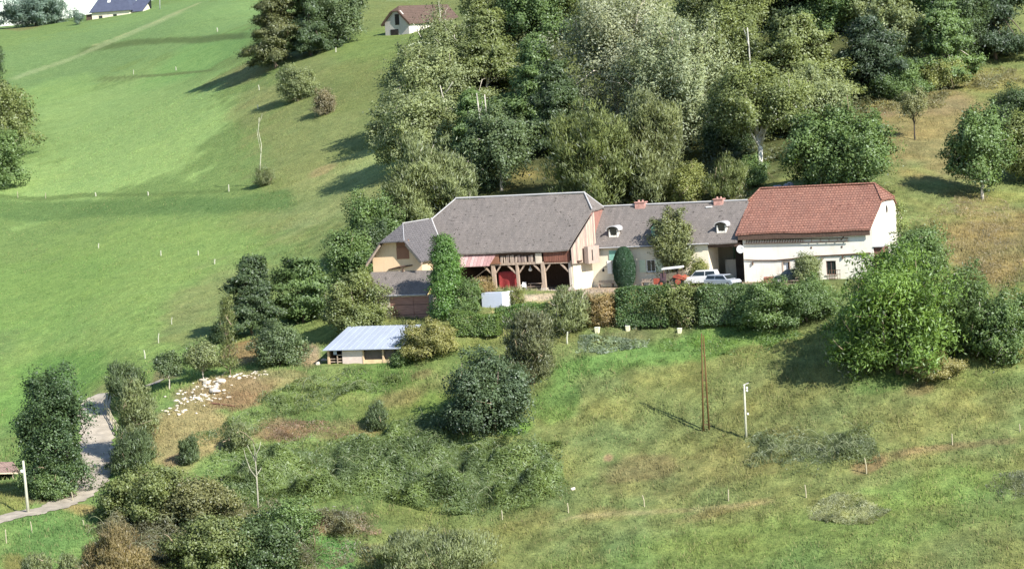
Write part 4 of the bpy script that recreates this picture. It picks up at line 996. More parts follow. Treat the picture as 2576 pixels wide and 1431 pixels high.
# ================================================================== PLANTS
LC = {  # foliage albedo; the skyline trees' blue has sky glare painted in
 'olive': (.084, .100, .044), 'green': (.064, .096, .040), 'dark': (.036, .054, .027), 'deep': (.026, .040, .024), 'grey': (.148, .158, .130), 'greygreen': (.105, .122, .070),
 'bright': (.105, .165, .040), 'laurel': (.074, .118, .032), 'blue': (.060, .082, .046), 'yellow': (.115, .125, .05), 'brown': (.150, .112, .064), 'rust': (.135, .098, .058), 'bluegreen': (.044, .064, .040), 'ivy': (.055, .100, .030), 'bluish': (.155, .20, .16), 'glareblue': (.070, .10, .10)}
BK = {'pale': (.52, .47, .40), 'bark': (.14, .11, .085), 'dark': (.06, .05, .04), 'white': (.70, .67, .60), 'tan': (.36, .28, .19)}

def unit(a): return a/np.maximum(np.linalg.norm(a, axis=-1, keepdims=True), 1e-9)

def cards_mesh(name, p, nrm, tan, ln, wd, tint, material, parent=None, color=None, puff=None):
    n = len(p)
    b = unit(np.cross(nrm, tan)); t = unit(np.cross(b, nrm))
    hl = (ln/2)[:, None]; hw = (wd/2)[:, None]
    co = np.stack([p-t*hl, p+b*hw-t*hl*.1+nrm*hw*.25, p+t*hl, p-b*hw-t*hl*.1+nrm*hw*.25], 1).reshape(-1, 3)
    me = bpy.data.meshes.new(name)
    me.vertices.add(4*n); me.vertices.foreach_set('co', co.astype(np.float32).ravel())
    me.loops.add(4*n); me.loops.foreach_set('vertex_index', np.arange(4*n, dtype=np.int32))
    me.polygons.add(n); me.polygons.foreach_set('loop_start', np.arange(0, 4*n, 4, dtype=np.int32)); me.polygons.foreach_set('loop_total', np.full(n, 4, np.int32))
    me.update(calc_edges=True)
    at = me.attributes.new('tint', 'FLOAT', 'POINT'); at.data.foreach_set('value', np.repeat(tint, 4).astype(np.float32))
    pf = me.attributes.new('puff', 'FLOAT_VECTOR', 'POINT'); pf.data.foreach_set('vector', np.repeat(nrm if puff is None else puff, 4, 0).astype(np.float32).ravel())
    me.materials.append(material)
    o = bpy.data.objects.new(name, me); COL.objects.link(o)
    if parent: o.parent = parent
    if color is not None: o.color = (*color, 1)
    return o

def crown_points(w, d, h, kind, r, n):
    """clumps of leaves set along limbs that fan out from the stem; the limbs differ in length, so the outline is uneven"""
    if kind == 'egg':                                   # clipped smooth: leaves on a closed rounded surface
        t = r.random(n); ph = r.random(n)*6.28; pf = np.sqrt(np.clip(1-((t-.45)/.56)**2, 0, 1))*(1+.10*fbm(ph*1.4, t*6, 1.0, 3))*r.uniform(.93, 1.03, n)
        p = np.stack([np.cos(ph)*w/2*pf, np.sin(ph)*d/2*pf, h*t], -1); o = unit(np.stack([np.cos(ph), np.sin(ph), (t-.45)*1.1], -1))
        return p, o, np.clip(.45+.4*fbm(ph*3, t*2.2, 1.0, 3), 0, 1), np.concatenate([p[:20]*.6, np.ones((20, 3))], 1)
    half = np.array([w/2, d/2, h/2])
    dome = kind == 'dome'
    nl = int(np.clip(10+(w*h)**.5*2.6, 14, 46))
    if kind == 'layer': nl = int(nl*1.15)
    tips = []; roots = []
    for i in range(nl):
        u = unit(r.normal(size=3))
        rad = r.uniform(.74, 1.10) if r.random() < .8 else r.uniform(.35, .75)
        if dome:
            u[2] = abs(u[2])*.95+.04; u = unit(u); c = np.array([0, 0, .03*h]); tip = c+u*rad*np.array([w/2, d/2, h*.95])
            root = np.array([u[0]*w*.07, u[1]*d*.07, .06*h])
        elif kind == 'layer':
            t = r.uniform(.04, 1)**.9; prof = (1-t)**.62*.95+.10; ang = r.random()*6.28
            tip = np.array([math.cos(ang)*w/2*prof*rad, math.sin(ang)*d/2*prof*rad, h*(t*.96+.02)+r.normal()*.02*h]); root = np.array([0, 0, min(h*.96, h*(t*.92+.06))])
        elif kind == 'column':
            t = r.random(); ang = r.random()*6.28; prof = 1.0-.45*t
            tip = np.array([math.cos(ang)*w/2*prof*rad, math.sin(ang)*d/2*prof*rad, h*t*1.02]); root = np.array([0, 0, h*max(0, t-.12)])
        else:
            if kind == 'wide': u[2] = u[2]*.75+.12
            if u[2] < -.45: u[2] *= -.5
            u = unit(u); c = np.array([0, 0, h*(.47 if kind != 'wide' else .42)]); tip = c+u*half*rad*np.array([1, 1, 1.02])
            root = np.array([r.normal()*.03*w, r.normal()*.03*d, h*np.clip(.5+u[2]*.25-.22, .06, .7)])
        tips.append(tip); roots.append(root)
    tips = np.array(tips); roots = np.array(roots)
    fl = {'dome': .70, 'column': .85, 'layer': .30}.get(kind, .50)      # share of the leaves on the body of the crown
    nb = int(n*fl); nt_ = n; n = n-nb
    B = []
    for i in range(24):
        t = i/24
        if kind == 'column': tt = r.random(); B.append((r.normal()*.03*w, r.normal()*.03*d, h*tt, w*.44*(1-.45*tt), d*.44*(1-.45*tt), h*.10))
        elif kind == 'layer': tt = r.random()**.9; pf = (1-tt)**.62*.9+.1; a_ = r.random()*6.28; q_ = r.uniform(0, .5); B.append((math.cos(a_)*q_*w/2*pf, math.sin(a_)*q_*d/2*pf, h*(.06+.88*tt), w*.24*pf, d*.24*pf, h*.07))
        elif dome:
            a_ = r.random()*6.28; q_ = math.sqrt(r.random())*.74; z_ = r.uniform(.04, .76)*math.sqrt(1-q_*q_*.8); s_ = r.uniform(.15, .30); B.append((math.cos(a_)*q_*w/2, math.sin(a_)*q_*d/2, z_*h, s_*w*.75, s_*d*.75, s_*h*.8))
        else:
            u_ = unit(r.normal(size=3)); q_ = r.uniform(.2, .74); s_ = r.uniform(.14, .29); B.append((u_[0]*q_*w/2, u_[1]*q_*d/2, h*(.5+u_[2]*q_*.5), s_*w*.8, s_*d*.8, s_*h*.8))
    B = np.array(B); kb = max(16, nb//9); bi = r.integers(0, 24, kb); ub = unit(r.normal(size=(kb, 3))); ub[:, 2] = np.where((ub[:, 2] < -.2) & (r.random(kb) < .65), -ub[:, 2], ub[:, 2])
    cb = B[bi, :3]+ub*B[bi, 3:6]*np.where(r.random(kb) < .75, r.uniform(.85, 1.05, kb), r.uniform(.3, .85, kb))[:, None]
    tb = np.clip(r.normal(.48, .12, kb)+.12*np.sin(bi*1.9), .05, .95)
    ln_ = np.linalg.norm(tips-roots, axis=1); pr = (ln_+.15*min(w, h)); pr = pr/pr.sum()
    K = max(20, n//9)
    li = r.choice(nl, K, p=pr); t = 1-(r.random(K)**1.5)*.72
    ax = unit(tips-roots)[li]
    side = r.normal(size=(K, 3)); side -= ax*(side*ax).sum(1)[:, None]; side = unit(side)
    wid = min(w, h, d*1.2)*(.15 if kind not in ('layer', 'column') else .13)*np.clip(1.25-t*.75, .3, 1)
    if kind == 'layer': side[:, 2] *= .35
    q = r.random(K)**.5
    cc = roots[li]+(tips-roots)[li]*t[:, None]+side*(wid*q)[:, None]
    u = unit(ax*.55+side*.75*q[:, None]+np.array([0, 0, .25]))
    ctint = np.clip(r.normal(.46, .13, K)+.12*np.sin(li*2.4), .05, .95)
    ci = r.integers(0, K, n)
    sz = min(w, h)*.022+.13
    off = r.normal(size=(n, 3))*sz*np.array([1.1, 1.1, .62])
    p = cc[ci]+off; o = unit(u[ci]+unit(off)*.35); tc_ = ctint[ci]
    ib = r.integers(0, kb, nb); ob = r.normal(size=(nb, 3))*sz*1.15; ob[:, 2] *= .7
    p = np.concatenate([p, cb[ib]+ob]); o = np.concatenate([o, unit(ub[ib]+unit(ob)*.35)]); tc_ = np.concatenate([tc_, tb[ib]])
    wn = np.stack([fbm(p[:, 0]+7*k_, p[:, 2]+p[:, 1]*.7, max(.8, w*.16), 2) for k_ in (1, 5, 9)], -1)
    p = p+wn*min(w, h)*(.07 if kind != 'column' else .03)
    L = np.concatenate([tips, np.ones((nl, 3))], 1)
    return p, o, tc_, L

def fit(p, w, d, h):
    for k, (a, b) in enumerate(((-w/2, w/2), (-d/2, d/2), (0, h))):
        lo, hi = np.percentile(p[:, k], 1.0), np.percentile(p[:, k], 99.0)
        p[:, k] = (p[:, k]-lo)/(hi-lo+1e-9)*(b-a)+a
    return p

STYLE = {  # crown form, leaf length, leaf width, cover, upright?
 'round': ('round', .34, .22, 2.3, 0), 'open': ('open', .34, .20, 1.9, 0), 'wide': ('wide', .34, .22, 2.2, 0), 'layer': ('layer', .40, .18, 2.3, 0), 'dome': ('dome', .28, .18, 2.5, 0), 'column': ('column', .30, .22, 2.6, 0),
 'broom': ('dome', .62, .11, 2.6, 1), 'grey': ('open', .36, .17, 3.4, 0), 'laurel': ('dome', .46, .14, 2.6, .4), 'broomtall': ('column', .66, .11, 2.6, 1), 'twiggy': ('dome', .55, .09, 1.5, 1), 'clipped': ('egg', .34, .11, 3.4, 1), 'hedge': ('box', .26, .20, 2.6, 0)}

SEED = [100]
LEAF_GAIN = np.array([2.38, 2.38, 1.95])
def plant(u0, u1, vt, vb, style, col, name, cat, label, group=None, trunk=None, bark='bark', crown0=None, y=None, twigs=0, dens=1.0, lean=0.0, leafs=1.0, depth=None, vis=1.0):
    """a plant standing where the photo shows it; (u0,u1,vt,vb) is the box it fills"""
    SEED[0] += 1; r = np.random.default_rng(SEED[0])
    uc = (u0+u1)/2
    if y is None: base = G(uc, vb)
    else:
        q = P(uc, vb, y); base = np.array([q[0], q[1], zg(q[0], q[1])])
    sc = F_PX/base[1]
    w = (u1-u0)/sc
    top = P(uc, vt, base[1]); H = max(.5, top[2]-base[2])
    d = depth or w*.9
    root = empty(name, base, r.random()*.0, label, cat, group)
    c0 = H*(crown0 if crown0 is not None else (.0 if STYLE[style][0] in ('dome', 'box') else .08)); hc = H-c0
    form, ll, lw, cover, upr = STYLE[style]
    ls = leafs*min(1.25, max(.62, (min(w, hc)/7)**.45)); ll *= ls*.84; lw *= ls*.84
    area = math.pi*((w*hc)+(d*hc)+(w*d))/2.2*1.15
    n = int(min(46000, max(500, 1.25*cover*dens*area/(ll*lw*.5))))
    if form == 'box':
        p = r.random((n, 3))-.5; k = r.integers(0, 3, n); sgn = np.where(r.random(n) < .5, -.5, .5); f = r.random(n) < .85
        for a in range(3): p[(k == a) & f, a] = sgn[(k == a) & f]*r.uniform(.94, 1.02, ((k == a) & f).sum())
        o = np.zeros((n, 3)); o[np.arange(n), k] = np.sign(sgn); p = p*np.array([w, d, hc])+np.array([0, 0, hc/2]); ct = np.clip(.5+.35*fbm(p[:, 0]*1.3, p[:, 2]*1.6+p[:, 1], 1.0, 3), 0, 1); L = None
        tp = p[:, 2]/hc; p[:, 2] += tp*(.55*fbm(p[:, 0]+40*SEED[0], p[:, 1], 1.7, 3)-.05); p[:, 1] += .35*fbm(p[:, 0]+9*SEED[0], p[:, 2], 1.3, 3); p += r.normal(size=p.shape)*.07
        a_ = PS; p[:, :2] = p[:, :2]@np.array([[math.cos(a_), math.sin(a_)], [-math.sin(a_), math.cos(a_)]])
    else:
        p, o, ct, L = crown_points(w, d, hc, form, r, n)
        q = fit(np.concatenate([p, L[:, :3]]), w, d, hc); p = q[:n]; Lc = q[n:]
    if lean: p[:, 0] += lean*p[:, 2]; 
    nr = unit(o*.9+r.normal(size=(n, 3))*.55+np.array([0, 0, .25]))
    tn = r.normal(size=(n, 3))
    if upr: tn = unit(o*.7+np.array([0, 0, 1.1])+r.normal(size=(n, 3))*.35)*upr+tn*(1-upr); nr = unit(r.normal(size=(n, 3))+o*.4)
    elif style == 'layer': tn = o*np.array([1, 1, .15])+r.normal(size=(n, 3))*.3
    tint = np.clip(ct*.84+r.random(n)*.15+.02, 0, 1)
    s = r.uniform(.65, 1.3, n)
    pp = p+np.array([0, 0, c0])
    # leaves follow the slope's own ground so that none is buried or floats
    cards_mesh('crown' if trunk or c0 > 0 else 'foliage', pp, nr, tn, ll*s, lw*s, tint, MT['leaf'], root, np.array(LC[col] if isinstance(col, str) else col)*LEAF_GAIN, puff=unit(o+np.array([0, 0, .15])))
    # wood
    m = MB(); tr = trunk or max(.05, w*.022)
    if form not in ('dome', 'box'):
        top_ = c0+hc*.62; k = [np.array([0, 0, -.5])]
        for t in (.12, .3, .5, .75, 1): k.append(np.array([r.normal()*.05*w*t+lean*top_*t, r.normal()*.04*w*t, top_*t]))
        m.tube(k, [tr*1.35, tr*1.1, tr, tr*.85, tr*.6, tr*.3], 7)
        idx = r.choice(len(L), min(len(L), 16), False)
        for i in idx:
            e = Lc[i]*np.array([.86, .86, .94])+np.array([lean*Lc[i][2], 0, c0]); s0 = k[2]+(k[4]-k[2])*r.random()
            md = (s0+e)/2+np.array([0, 0, .08*hc]); m.tube([s0, md, e], [tr*.5, tr*.33, tr*.12], 5)
        m.build('trunk', MT['bark'], root, True, BK[bark])
    else:
        for i in range(5):
            a = r.random()*6.28; rad = r.uniform(.08, .3)
            m.tube([(math.cos(a)*.1*w, math.sin(a)*.1*d, -.4), (math.cos(a)*rad*w, math.sin(a)*rad*d, hc*r.uniform(.5, .85))], [tr, tr*.35], 5)
        m.build('stems', MT['bark'], root, True, BK[bark])
    if twigs:
        m = MB()
        for i in range(twigs):
            k = r.integers(0, n); e = pp[k]+o[k]*.35; s0 = pp[k]-unit(o[k]+r.normal(size=3)*.5+np.array([0, 0, .6]))*r.uniform(.6, 2.2)
            md = (s0+e)/2+r.normal(size=3)*.12; t_ = r.uniform(.018, .045)
            m.tube([s0, md, e], [t_*1.5, t_, t_*.5], 4)
        t = m.build('twigs', MT['bark'], root, True, BK['pale'] if bark in ('pale', 'white') else BK['tan'])
        t['kind'] = 'stuff'
    return root
T_, S_, H_ = 'tree', 'shrub', 'hedge'
WOOD = 'trees of the wood above the farm'; SCRUB = 'bushes around the farm'; MEAD = 'trees on the meadow'; LOW = 'bushes on the lower pasture'
ROWS = [
 # ---- the wood, back rows first
 (1177, 1342, -48, 120, 'round', 'olive', 'broadleaf_tree', T_, 'tall olive tree at the top of the wood just right of the white upland house', WOOD, dict(trunk=.2, twigs=16)),
 (1276, 1453, -68, 110, 'round', 'green', 'broadleaf_tree', T_, 'green tree at the top edge of the wood left of the big grey tree', WOOD, dict(trunk=.2)),
 (1389, 1530, -78, 90, 'open', 'olive', 'broadleaf_tree', T_, 'olive tree cut by the top edge above the grey tree', WOOD, dict(trunk=.2)),
 (1709, 1850, -88, 100, 'round', 'greygreen', 'broadleaf_tree', T_, 'grey green tree cut by the top edge right of the grey tree', WOOD, dict(trunk=.2)),
 (1799, 1940, -78, 110, 'round', 'olive', 'broadleaf_tree', T_, 'olive tree at the top edge above the white trunk', WOOD, dict(trunk=.22, bark='pale')),
 (1885, 2074, -98, 80, 'layer', 'dark', 'conifer_tree', T_, 'dark tree filling the top edge right of the white trunk', WOOD, dict(trunk=.22)),
 (2017, 2182, -88, 90, 'round', 'green', 'broadleaf_tree', T_, 'mid green tree at the top edge left of the dark hollow', WOOD, dict(trunk=.22)),
 (2136, 2313, -98, 80, 'round', 'greygreen', 'broadleaf_tree', T_, 'grey green tree at the top edge above the dark hollow', WOOD, dict(trunk=.22)),
 (2266, 2443, -98, 70, 'round', 'green', 'broadleaf_tree', T_, 'leafy green tree at the top edge left of the darkest corner', WOOD, dict(trunk=.22)),
 (2404, 2605, -108, 150, 'layer', 'deep', 'conifer_tree', T_, 'very dark tree filling the top right corner', WOOD, dict(trunk=.25)),
 (2371, 2489, -28, 170, 'round', 'dark', 'broadleaf_tree', T_, 'dark tree just left of the very dark corner tree', WOOD, dict(trunk=.2)),
 (1060, 1190, 20, 190, 'open', 'greygreen', 'birch_tree', T_, 'thin pale stemmed tree in front of the white upland house', WOOD, dict(trunk=.12, bark='white', twigs=26, dens=.5)),
 (967, 1197, 112, 330, 'open', 'greygreen', 'scrub_tree', T_, 'twiggy grey green tree at the meadow edge below the upland house', WOOD, dict(trunk=.14, bark='pale', twigs=40)),
 (1135, 1324, 32, 260, 'layer', 'olive', 'broadleaf_tree', T_, 'olive tree in the upper left of the wood, pale twigs showing', WOOD, dict(trunk=.2, bark='pale', twigs=26)),
 (1254, 1455, 102, 330, 'layer', 'green', 'broadleaf_tree', T_, 'fresh green tree left of the big grey tree', WOOD, dict(trunk=.22, twigs=10)),
 (1327, 1492, 162, 390, 'layer', 'dark', 'conifer_tree', T_, 'dark tree tucked against the lower left of the grey tree', WOOD, dict(trunk=.2)),
 (1401, 1713, -18, 330, 'grey', 'grey', 'silver_tree', T_, 'large silvery grey tree rising from the middle of the wood', WOOD, dict(trunk=.3, bark='pale', twigs=34, dens=1.25)),
 (1579, 1845, 52, 390, 'grey', (.128, .146, .106), 'silver_tree', T_, 'silvery grey green tree leaning against the right of the largest grey tree', WOOD, dict(trunk=.26, bark='pale', twigs=26, dens=1.2)),
 (1758, 1911, 22, 260, 'round', 'olive', 'broadleaf_tree', T_, 'olive tree with a white lower trunk, right of the silvery trees', WOOD, dict(trunk=.2, bark='white', crown0=.25)),
 (1847, 2137, 47, 290, 'layer', 'olive', 'broadleaf_tree', T_, 'broad olive tree above the tree with the long white trunk', WOOD, dict(trunk=.26, twigs=20)),
 (1775, 1895, 240, 400, 'dome', 'dark', 'dark_bush', S_, 'dark bush in the shade left of the long white trunk', WOOD, {}),
 (2084, 2285, 52, 250, 'layer', 'deep', 'conifer_tree', T_, 'nearly black tree beside the dark hollow of the wood', WOOD, dict(trunk=.2)),
 (2166, 2343, -18, 200, 'wide', 'greygreen', 'broadleaf_tree', T_, 'grey green tree hanging over the dark hollow', WOOD, dict(trunk=.2, twigs=14)),
 (2297, 2462, -8, 215, 'layer', 'green', 'broadleaf_tree', T_, 'green tree above the dry slope left of the black corner', WOOD, dict(trunk=.2, bark='pale')),
 (2195, 2330, 150, 250, 'dome', 'green', 'bush', S_, 'green bush at the foot of the dark hollow', WOOD, dict(twigs=10)),
 (2321, 2428, 152, 225, 'open', 'yellow', 'bush', S_, 'small yellowing tree at the top of the dry slope', WOOD, dict(twigs=8)),
 (2490, 2620, 225, 320, 'dome', 'dark', 'dark_bush', S_, 'dark bush at the right edge of the dry slope', WOOD, {}),
 (1182, 1342, 272, 480, 'round', 'blue', 'broadleaf_tree', T_, 'dark bluish tree directly behind the barn roof, left part', WOOD, dict(trunk=.18, bark='pale', twigs=10)),
 (942, 1178, 242, 420, 'wide', 'greygreen', 'scrub_tree', T_, 'spreading scrub tree at the left fringe of the wood', WOOD, dict(trunk=.14, bark='pale', twigs=22)),
 (1119, 1260, 232, 420, 'layer', 'green', 'broadleaf_tree', T_, 'green tree with two white bare stems in front of it', WOOD, dict(trunk=.18, bark='white', twigs=10)),
 (1395, 1600, 285, 515, 'broom', 'olive', 'tall_bush', S_, 'large olive bush behind the right end of the barn roof', WOOD, dict(twigs=30)),
 (1540, 1725, 250, 510, 'broom', (.092, .104, .058), 'tall_bush', S_, 'large grey olive bush behind the farmhouse roof', WOOD, dict(twigs=34)),
 (1690, 1780, 415, 510, 'dome', 'yellow', 'bush', S_, 'yellow green bush above the farmhouse ridge', WOOD, dict(twigs=12)),
 (1780, 1880, 400, 500, 'twiggy', 'olive', 'bush', S_, 'thin olive bush above the right chimney', WOOD, dict(twigs=20)),
 (1802, 2027, 167, 440, 'wide', 'olive', 'broadleaf_tree', T_, 'olive tree on a long bare white trunk behind the red roof', WOOD, dict(trunk=.30, bark='white', crown0=.42, twigs=20)),
 (1913, 2131, 182, 330, 'round', 'greygreen', 'broadleaf_tree', T_, 'grey green tree behind the olive tree with the long white trunk', WOOD, dict(trunk=.2, twigs=14)),
 (1862, 1930, 395, 470, 'dome', 'green', 'bush', S_, 'leafy bush at the foot of the long white trunk', WOOD, dict(twigs=10)),
 (1985, 2150, 285, 480, 'wide', 'green', 'tall_bush', S_, 'big green bush rising behind the left half of the red roof', WOOD, dict(twigs=22)),
 (2090, 2250, 280, 480, 'wide', 'green', 'tall_bush', S_, 'big green bush rising behind the right half of the red roof', WOOD, dict(twigs=18)),
 (2268, 2335, 225, 352, 'open', (.11, .115, .07), 'sapling', T_, 'thin bent young tree alone on the dry slope', WOOD, dict(trunk=.09, crown0=.45, dens=.5, bark='dark')),
 (2392, 2550, 275, 502, 'wide', 'green', 'broadleaf_tree', T_, 'lone leafy tree with a pale trunk on the dry slope right of the red roof', WOOD, dict(trunk=.16, bark='pale', crown0=.20, twigs=16)),
 (2509, 2650, 292, 460, 'round', 'olive', 'broadleaf_tree', T_, 'olive tree cut by the right edge of the dry slope', WOOD, dict(trunk=.16)),
 (2225, 2380, 578, 690, 'dome', 'green', 'bush', S_, 'green bush against the right gable of the red roofed barn', SCRUB, dict(twigs=14)),
 # ---- meadow trees
 (622, 765, -60, 172, 'layer', (.066, .072, .036), 'conifer_tree', T_, 'dark spreading tree at the left of the clump on the upper meadow', MEAD, dict(trunk=.2, bark='bark', twigs=12)),
 (715, 850, -50, 140, 'layer', 'dark', 'conifer_tree', T_, 'dark tree in the middle of the clump on the upper meadow', MEAD, dict(trunk=.2)),
 (790, 915, -60, 110, 'round', 'blue', 'broadleaf_tree', T_, 'bluish green tree at the right of the clump on the upper meadow', MEAD, dict(trunk=.2)),
 (640, 720, 95, 160, 'dome', 'olive', 'bush', S_, 'low olive bush under the left tree of the meadow clump', MEAD, {}),
 (705, 800, 168, 250, 'dome', 'greygreen', 'bush', S_, 'grey green bush on the hummock below the meadow clump', MEAD, dict(twigs=14)),
 (790, 845, 225, 290, 'dome', (.12, .105, .08), 'bush', S_, 'small brownish bush beside the pale board on the hummock', MEAD, dict(twigs=8, dens=.6)),
 (10, 172, -12, 66, 'wide', 'glareblue', 'broadleaf_tree', T_, 'wide bluish tree standing on the skyline at the far left', MEAD, dict(trunk=.4, crown0=.02, leafs=1.3)),
 (186, 214, 32, 62, 'open', 'glareblue', 'small_tree', T_, 'tiny tree on the skyline between the wide tree and the crest house', MEAD, dict(dens=.6)),
 (-70, 22, 85, 330, 'column', 'dark', 'dark_tree', T_, 'dark narrow tree at the left edge, topmost of three', MEAD, dict(trunk=.15)),
 (-80, 86, 220, 400, 'wide', 'olive', 'scrub_tree', T_, 'twiggy olive tree at the left edge, middle of three', MEAD, dict(trunk=.15, bark='pale', twigs=24)),
 (-70, 60, 335, 475, 'round', 'green', 'bush', S_, 'leafy green bush at the left edge, lowest of three', MEAD, dict(trunk=.1, twigs=10)),
 (640, 690, 418, 468, 'twiggy', 'greygreen', 'small_bush', S_, 'wispy bush at the foot of the lone thin stem on the meadow', MEAD, dict(twigs=12, dens=.7)),
 # ---- around the farm, left
 (985, 1190, 362, 560, 'broom', 'greygreen', 'broom_bush', S_, 'tall pale grey green bush behind the left end of the barn roof', SCRUB, dict(twigs=40, bark='pale')),
 (880, 1020, 490, 640, 'dome', 'green', 'bush', S_, 'rounded green bush behind the brown shuttered wing', SCRUB, dict(twigs=24)),
 (900, 985, 560, 690, 'dome', 'dark', 'dark_bush', S_, 'dark bush touching the left edge of the wing roof', SCRUB, dict(twigs=8)),
 (828, 945, 585, 740, 'round', 'green', 'broadleaf_tree', T_, 'green tree just left of the ochre gable', SCRUB, dict(trunk=.12, twigs=14)),
 (828, 985, 690, 832, 'dome', 'olive', 'bush', S_, 'broad olive bush in front of the garage left side', SCRUB, dict(twigs=26)),
 (690, 835, 655, 810, 'layer', 'green', 'dark_tree', T_, 'spreading dark green tree left of the olive garage bush', SCRUB, dict(trunk=.14, twigs=10)),
 (560, 710, 650, 845, 'layer', 'dark', 'dark_tree', T_, 'dark tree at the far left of the row beside the stone strip', SCRUB, dict(trunk=.16, twigs=8)),
 (640, 770, 812, 915, 'dome', 'blue', 'bush', S_, 'rounded grey green bush at the top of the stone strip', SCRUB, dict(twigs=10)),
 (528, 595, 800, 862, 'dome', 'dark', 'dark_bush', S_, 'small dark bush left of the dried brown patch', SCRUB, {}),
 (558, 602, 745, 942, 'broomtall', 'olive', 'sapling', T_, 'thin bare sapling standing at the head of the stone strip', SCRUB, dict(dens=.25, twigs=10, trunk=.05, bark='tan')),
 (395, 458, 885, 980, 'wide', 'blue', 'small_tree', T_, 'small round tree on a pale stem, left of two beside the stones', SCRUB, dict(trunk=.07, bark='pale', crown0=.38)),
 (468, 556, 862, 956, 'wide', 'greygreen', 'small_tree', T_, 'small round tree on a pale stem, right of two beside the stones', SCRUB, dict(trunk=.07, bark='pale', crown0=.32)),
 (1010, 1145, 808, 888, 'dome', (.120, .118, .052), 'bush', S_, 'brownish green bush against the right end of the shed roof', SCRUB, dict(twigs=16)),
 (985, 1035, 870, 915, 'dome', 'green', 'small_bush', S_, 'low green bush at the front right corner of the shed', SCRUB, {}),
 (1088, 1168, 597, 800, 'column', 'ivy', 'ivy_column', 'ivy', 'tall column smothered in green ivy in front of the barn', SCRUB, dict(trunk=.35, crown0=.0, dens=1.3, y=328)),
 (1140, 1210, 705, 790, 'dome', 'green', 'bush', S_, 'green bush at the right foot of the ivy column', SCRUB, dict(twigs=8)),
 (1185, 1245, 700, 745, 'twiggy', 'brown', 'dry_bush', S_, 'dry brown twiggy bush in front of the left barn bay', SCRUB, dict(twigs=14)),
 (1284, 1322, 722, 772, 'twiggy', 'yellow', 'flower_bush', S_, 'thin yellowish plant right of the white sheeted box', SCRUB, dict(twigs=10, dens=.6)),
 # ---- in front of the buildings
 (1648, 1752, 532, 712, 'open', (.085, .095, .048), 'olive_tree', T_, 'olive tree covering the middle dormer of the farmhouse', SCRUB, dict(trunk=.16, crown0=.18, dens=1.6, y=333.5)),
 (1547, 1601, 622, 738, 'clipped', (.024, .050, .032), 'clipped_cypress', T_, 'smooth clipped dark green cypress against the farmhouse wall', SCRUB, dict(trunk=.12, crown0=.01, y=334.4)),
 (1738, 1782, 655, 705, 'dome', 'yellow', 'small_bush', S_, 'yellow green bush between the red tractor and the passage', SCRUB, dict(twigs=6, y=331)),
 (2002, 2066, 640, 722, 'dome', 'greygreen', 'bush', S_, 'loose grey green bush between the door and window of the white barn', SCRUB, dict(twigs=14, y=324.5)),
 (1784, 1840, 600, 660, 'round', 'bright', 'bush', S_, 'bright green bush seen through the passage', SCRUB, dict(y=349)),
 (1556, 1690, 722, 818, 'hedge', (.048, .080, .034), 'clipped_hedge', H_, 'dense dark green clipped hedge below the red tractor', SCRUB, dict(depth=1.8)),
 (1470, 1572, 742, 818, 'dome', 'brown', 'dry_hedge', H_, 'dry brown hedge left of the clipped dark hedge', SCRUB, dict(twigs=20, depth=2.2)),
 (1645, 1800, 716, 815, 'dome', 'olive', 'loose_hedge', H_, 'loose olive hedge right of the clipped hedge', SCRUB, dict(twigs=26, depth=2.6)),
 (1765, 1905, 718, 812, 'hedge', (.058, .088, .042), 'clipped_hedge', H_, 'mid green hedge below the parked white car', SCRUB, dict(depth=2.0)),
 (1860, 2030, 710, 820, 'dome', 'green', 'bush', S_, 'green bush below the left part of the white barn wall', SCRUB, dict(twigs=20)),
 (1960, 2115, 704, 800, 'dome', 'green', 'bush', S_, 'dark grey green bush beside the shade of the laurel', SCRUB, dict(twigs=12)),
 (1375, 1482, 728, 832, 'broom', 'greygreen', 'broom_bush', S_, 'wispy grey bush below the right barn posts', SCRUB, dict(twigs=30, bark='pale', dens=.8)),
 (1135, 1262, 786, 840, 'hedge', (.070, .105, .036), 'clipped_hedge', H_, 'low clipped hedge on the bank below the ivy column', SCRUB, dict(depth=1.4)),
 (1250, 1385, 766, 822, 'hedge', (.060, .100, .034), 'clipped_hedge', H_, 'low clipped hedge on the bank below the white sheeted box', SCRUB, dict(depth=1.4)),
 (2104, 2400, 640, 930, 'laurel', 'laurel', 'laurel_bush', S_, 'huge bright green laurel bush at the right corner of the white barn', SCRUB, dict(twigs=110, dens=1.4, depth=12.0)),
 (2370, 2500, 680, 890, 'laurel', 'green', 'laurel_bush', S_, 'tall green bush right of the huge laurel, dark gaps inside', SCRUB, dict(twigs=30)),
 (2450, 2600, 740, 915, 'open', 'green', 'scrub_tree', T_, 'open bush with long arching stems at the right edge', SCRUB, dict(trunk=.08, bark='pale', twigs=40, crown0=.05)),
 (2290, 2420, 895, 950, 'dome', (.13, .12, .06), 'low_scrub', S_, 'low brownish scrub under the right side of the laurel', SCRUB, dict(twigs=10)),
 (2246, 2290, 510, 650, 'column', (.10, .12, .05), 'gable_creeper', 'creeper', 'thin creeper climbing the right edge of the white gable', SCRUB, dict(dens=.22, trunk=.04, y=334.0)),
 # ---- lower pasture
 (1125, 1332, 888, 1084, 'dome', 'bluegreen', 'round_bush', S_, 'big dark round bush in the middle of the lower pasture', LOW, dict(twigs=26, dens=1.3)),
 (1276, 1392, 788, 962, 'broom', (.078, .085, .055), 'broom_bush', S_, 'tall grey broom bush behind the dark round bush', LOW, dict(twigs=44)),
 (924, 974, 1013, 1082, 'broom', 'blue', 'small_bush', S_, 'small upright bush alone in the pasture below the shed', LOW, dict(twigs=4)),
 (450, 500, 1100, 1166, 'broom', 'blue', 'small_bush', S_, 'small round bush at the edge of the mown strip', LOW, {}),
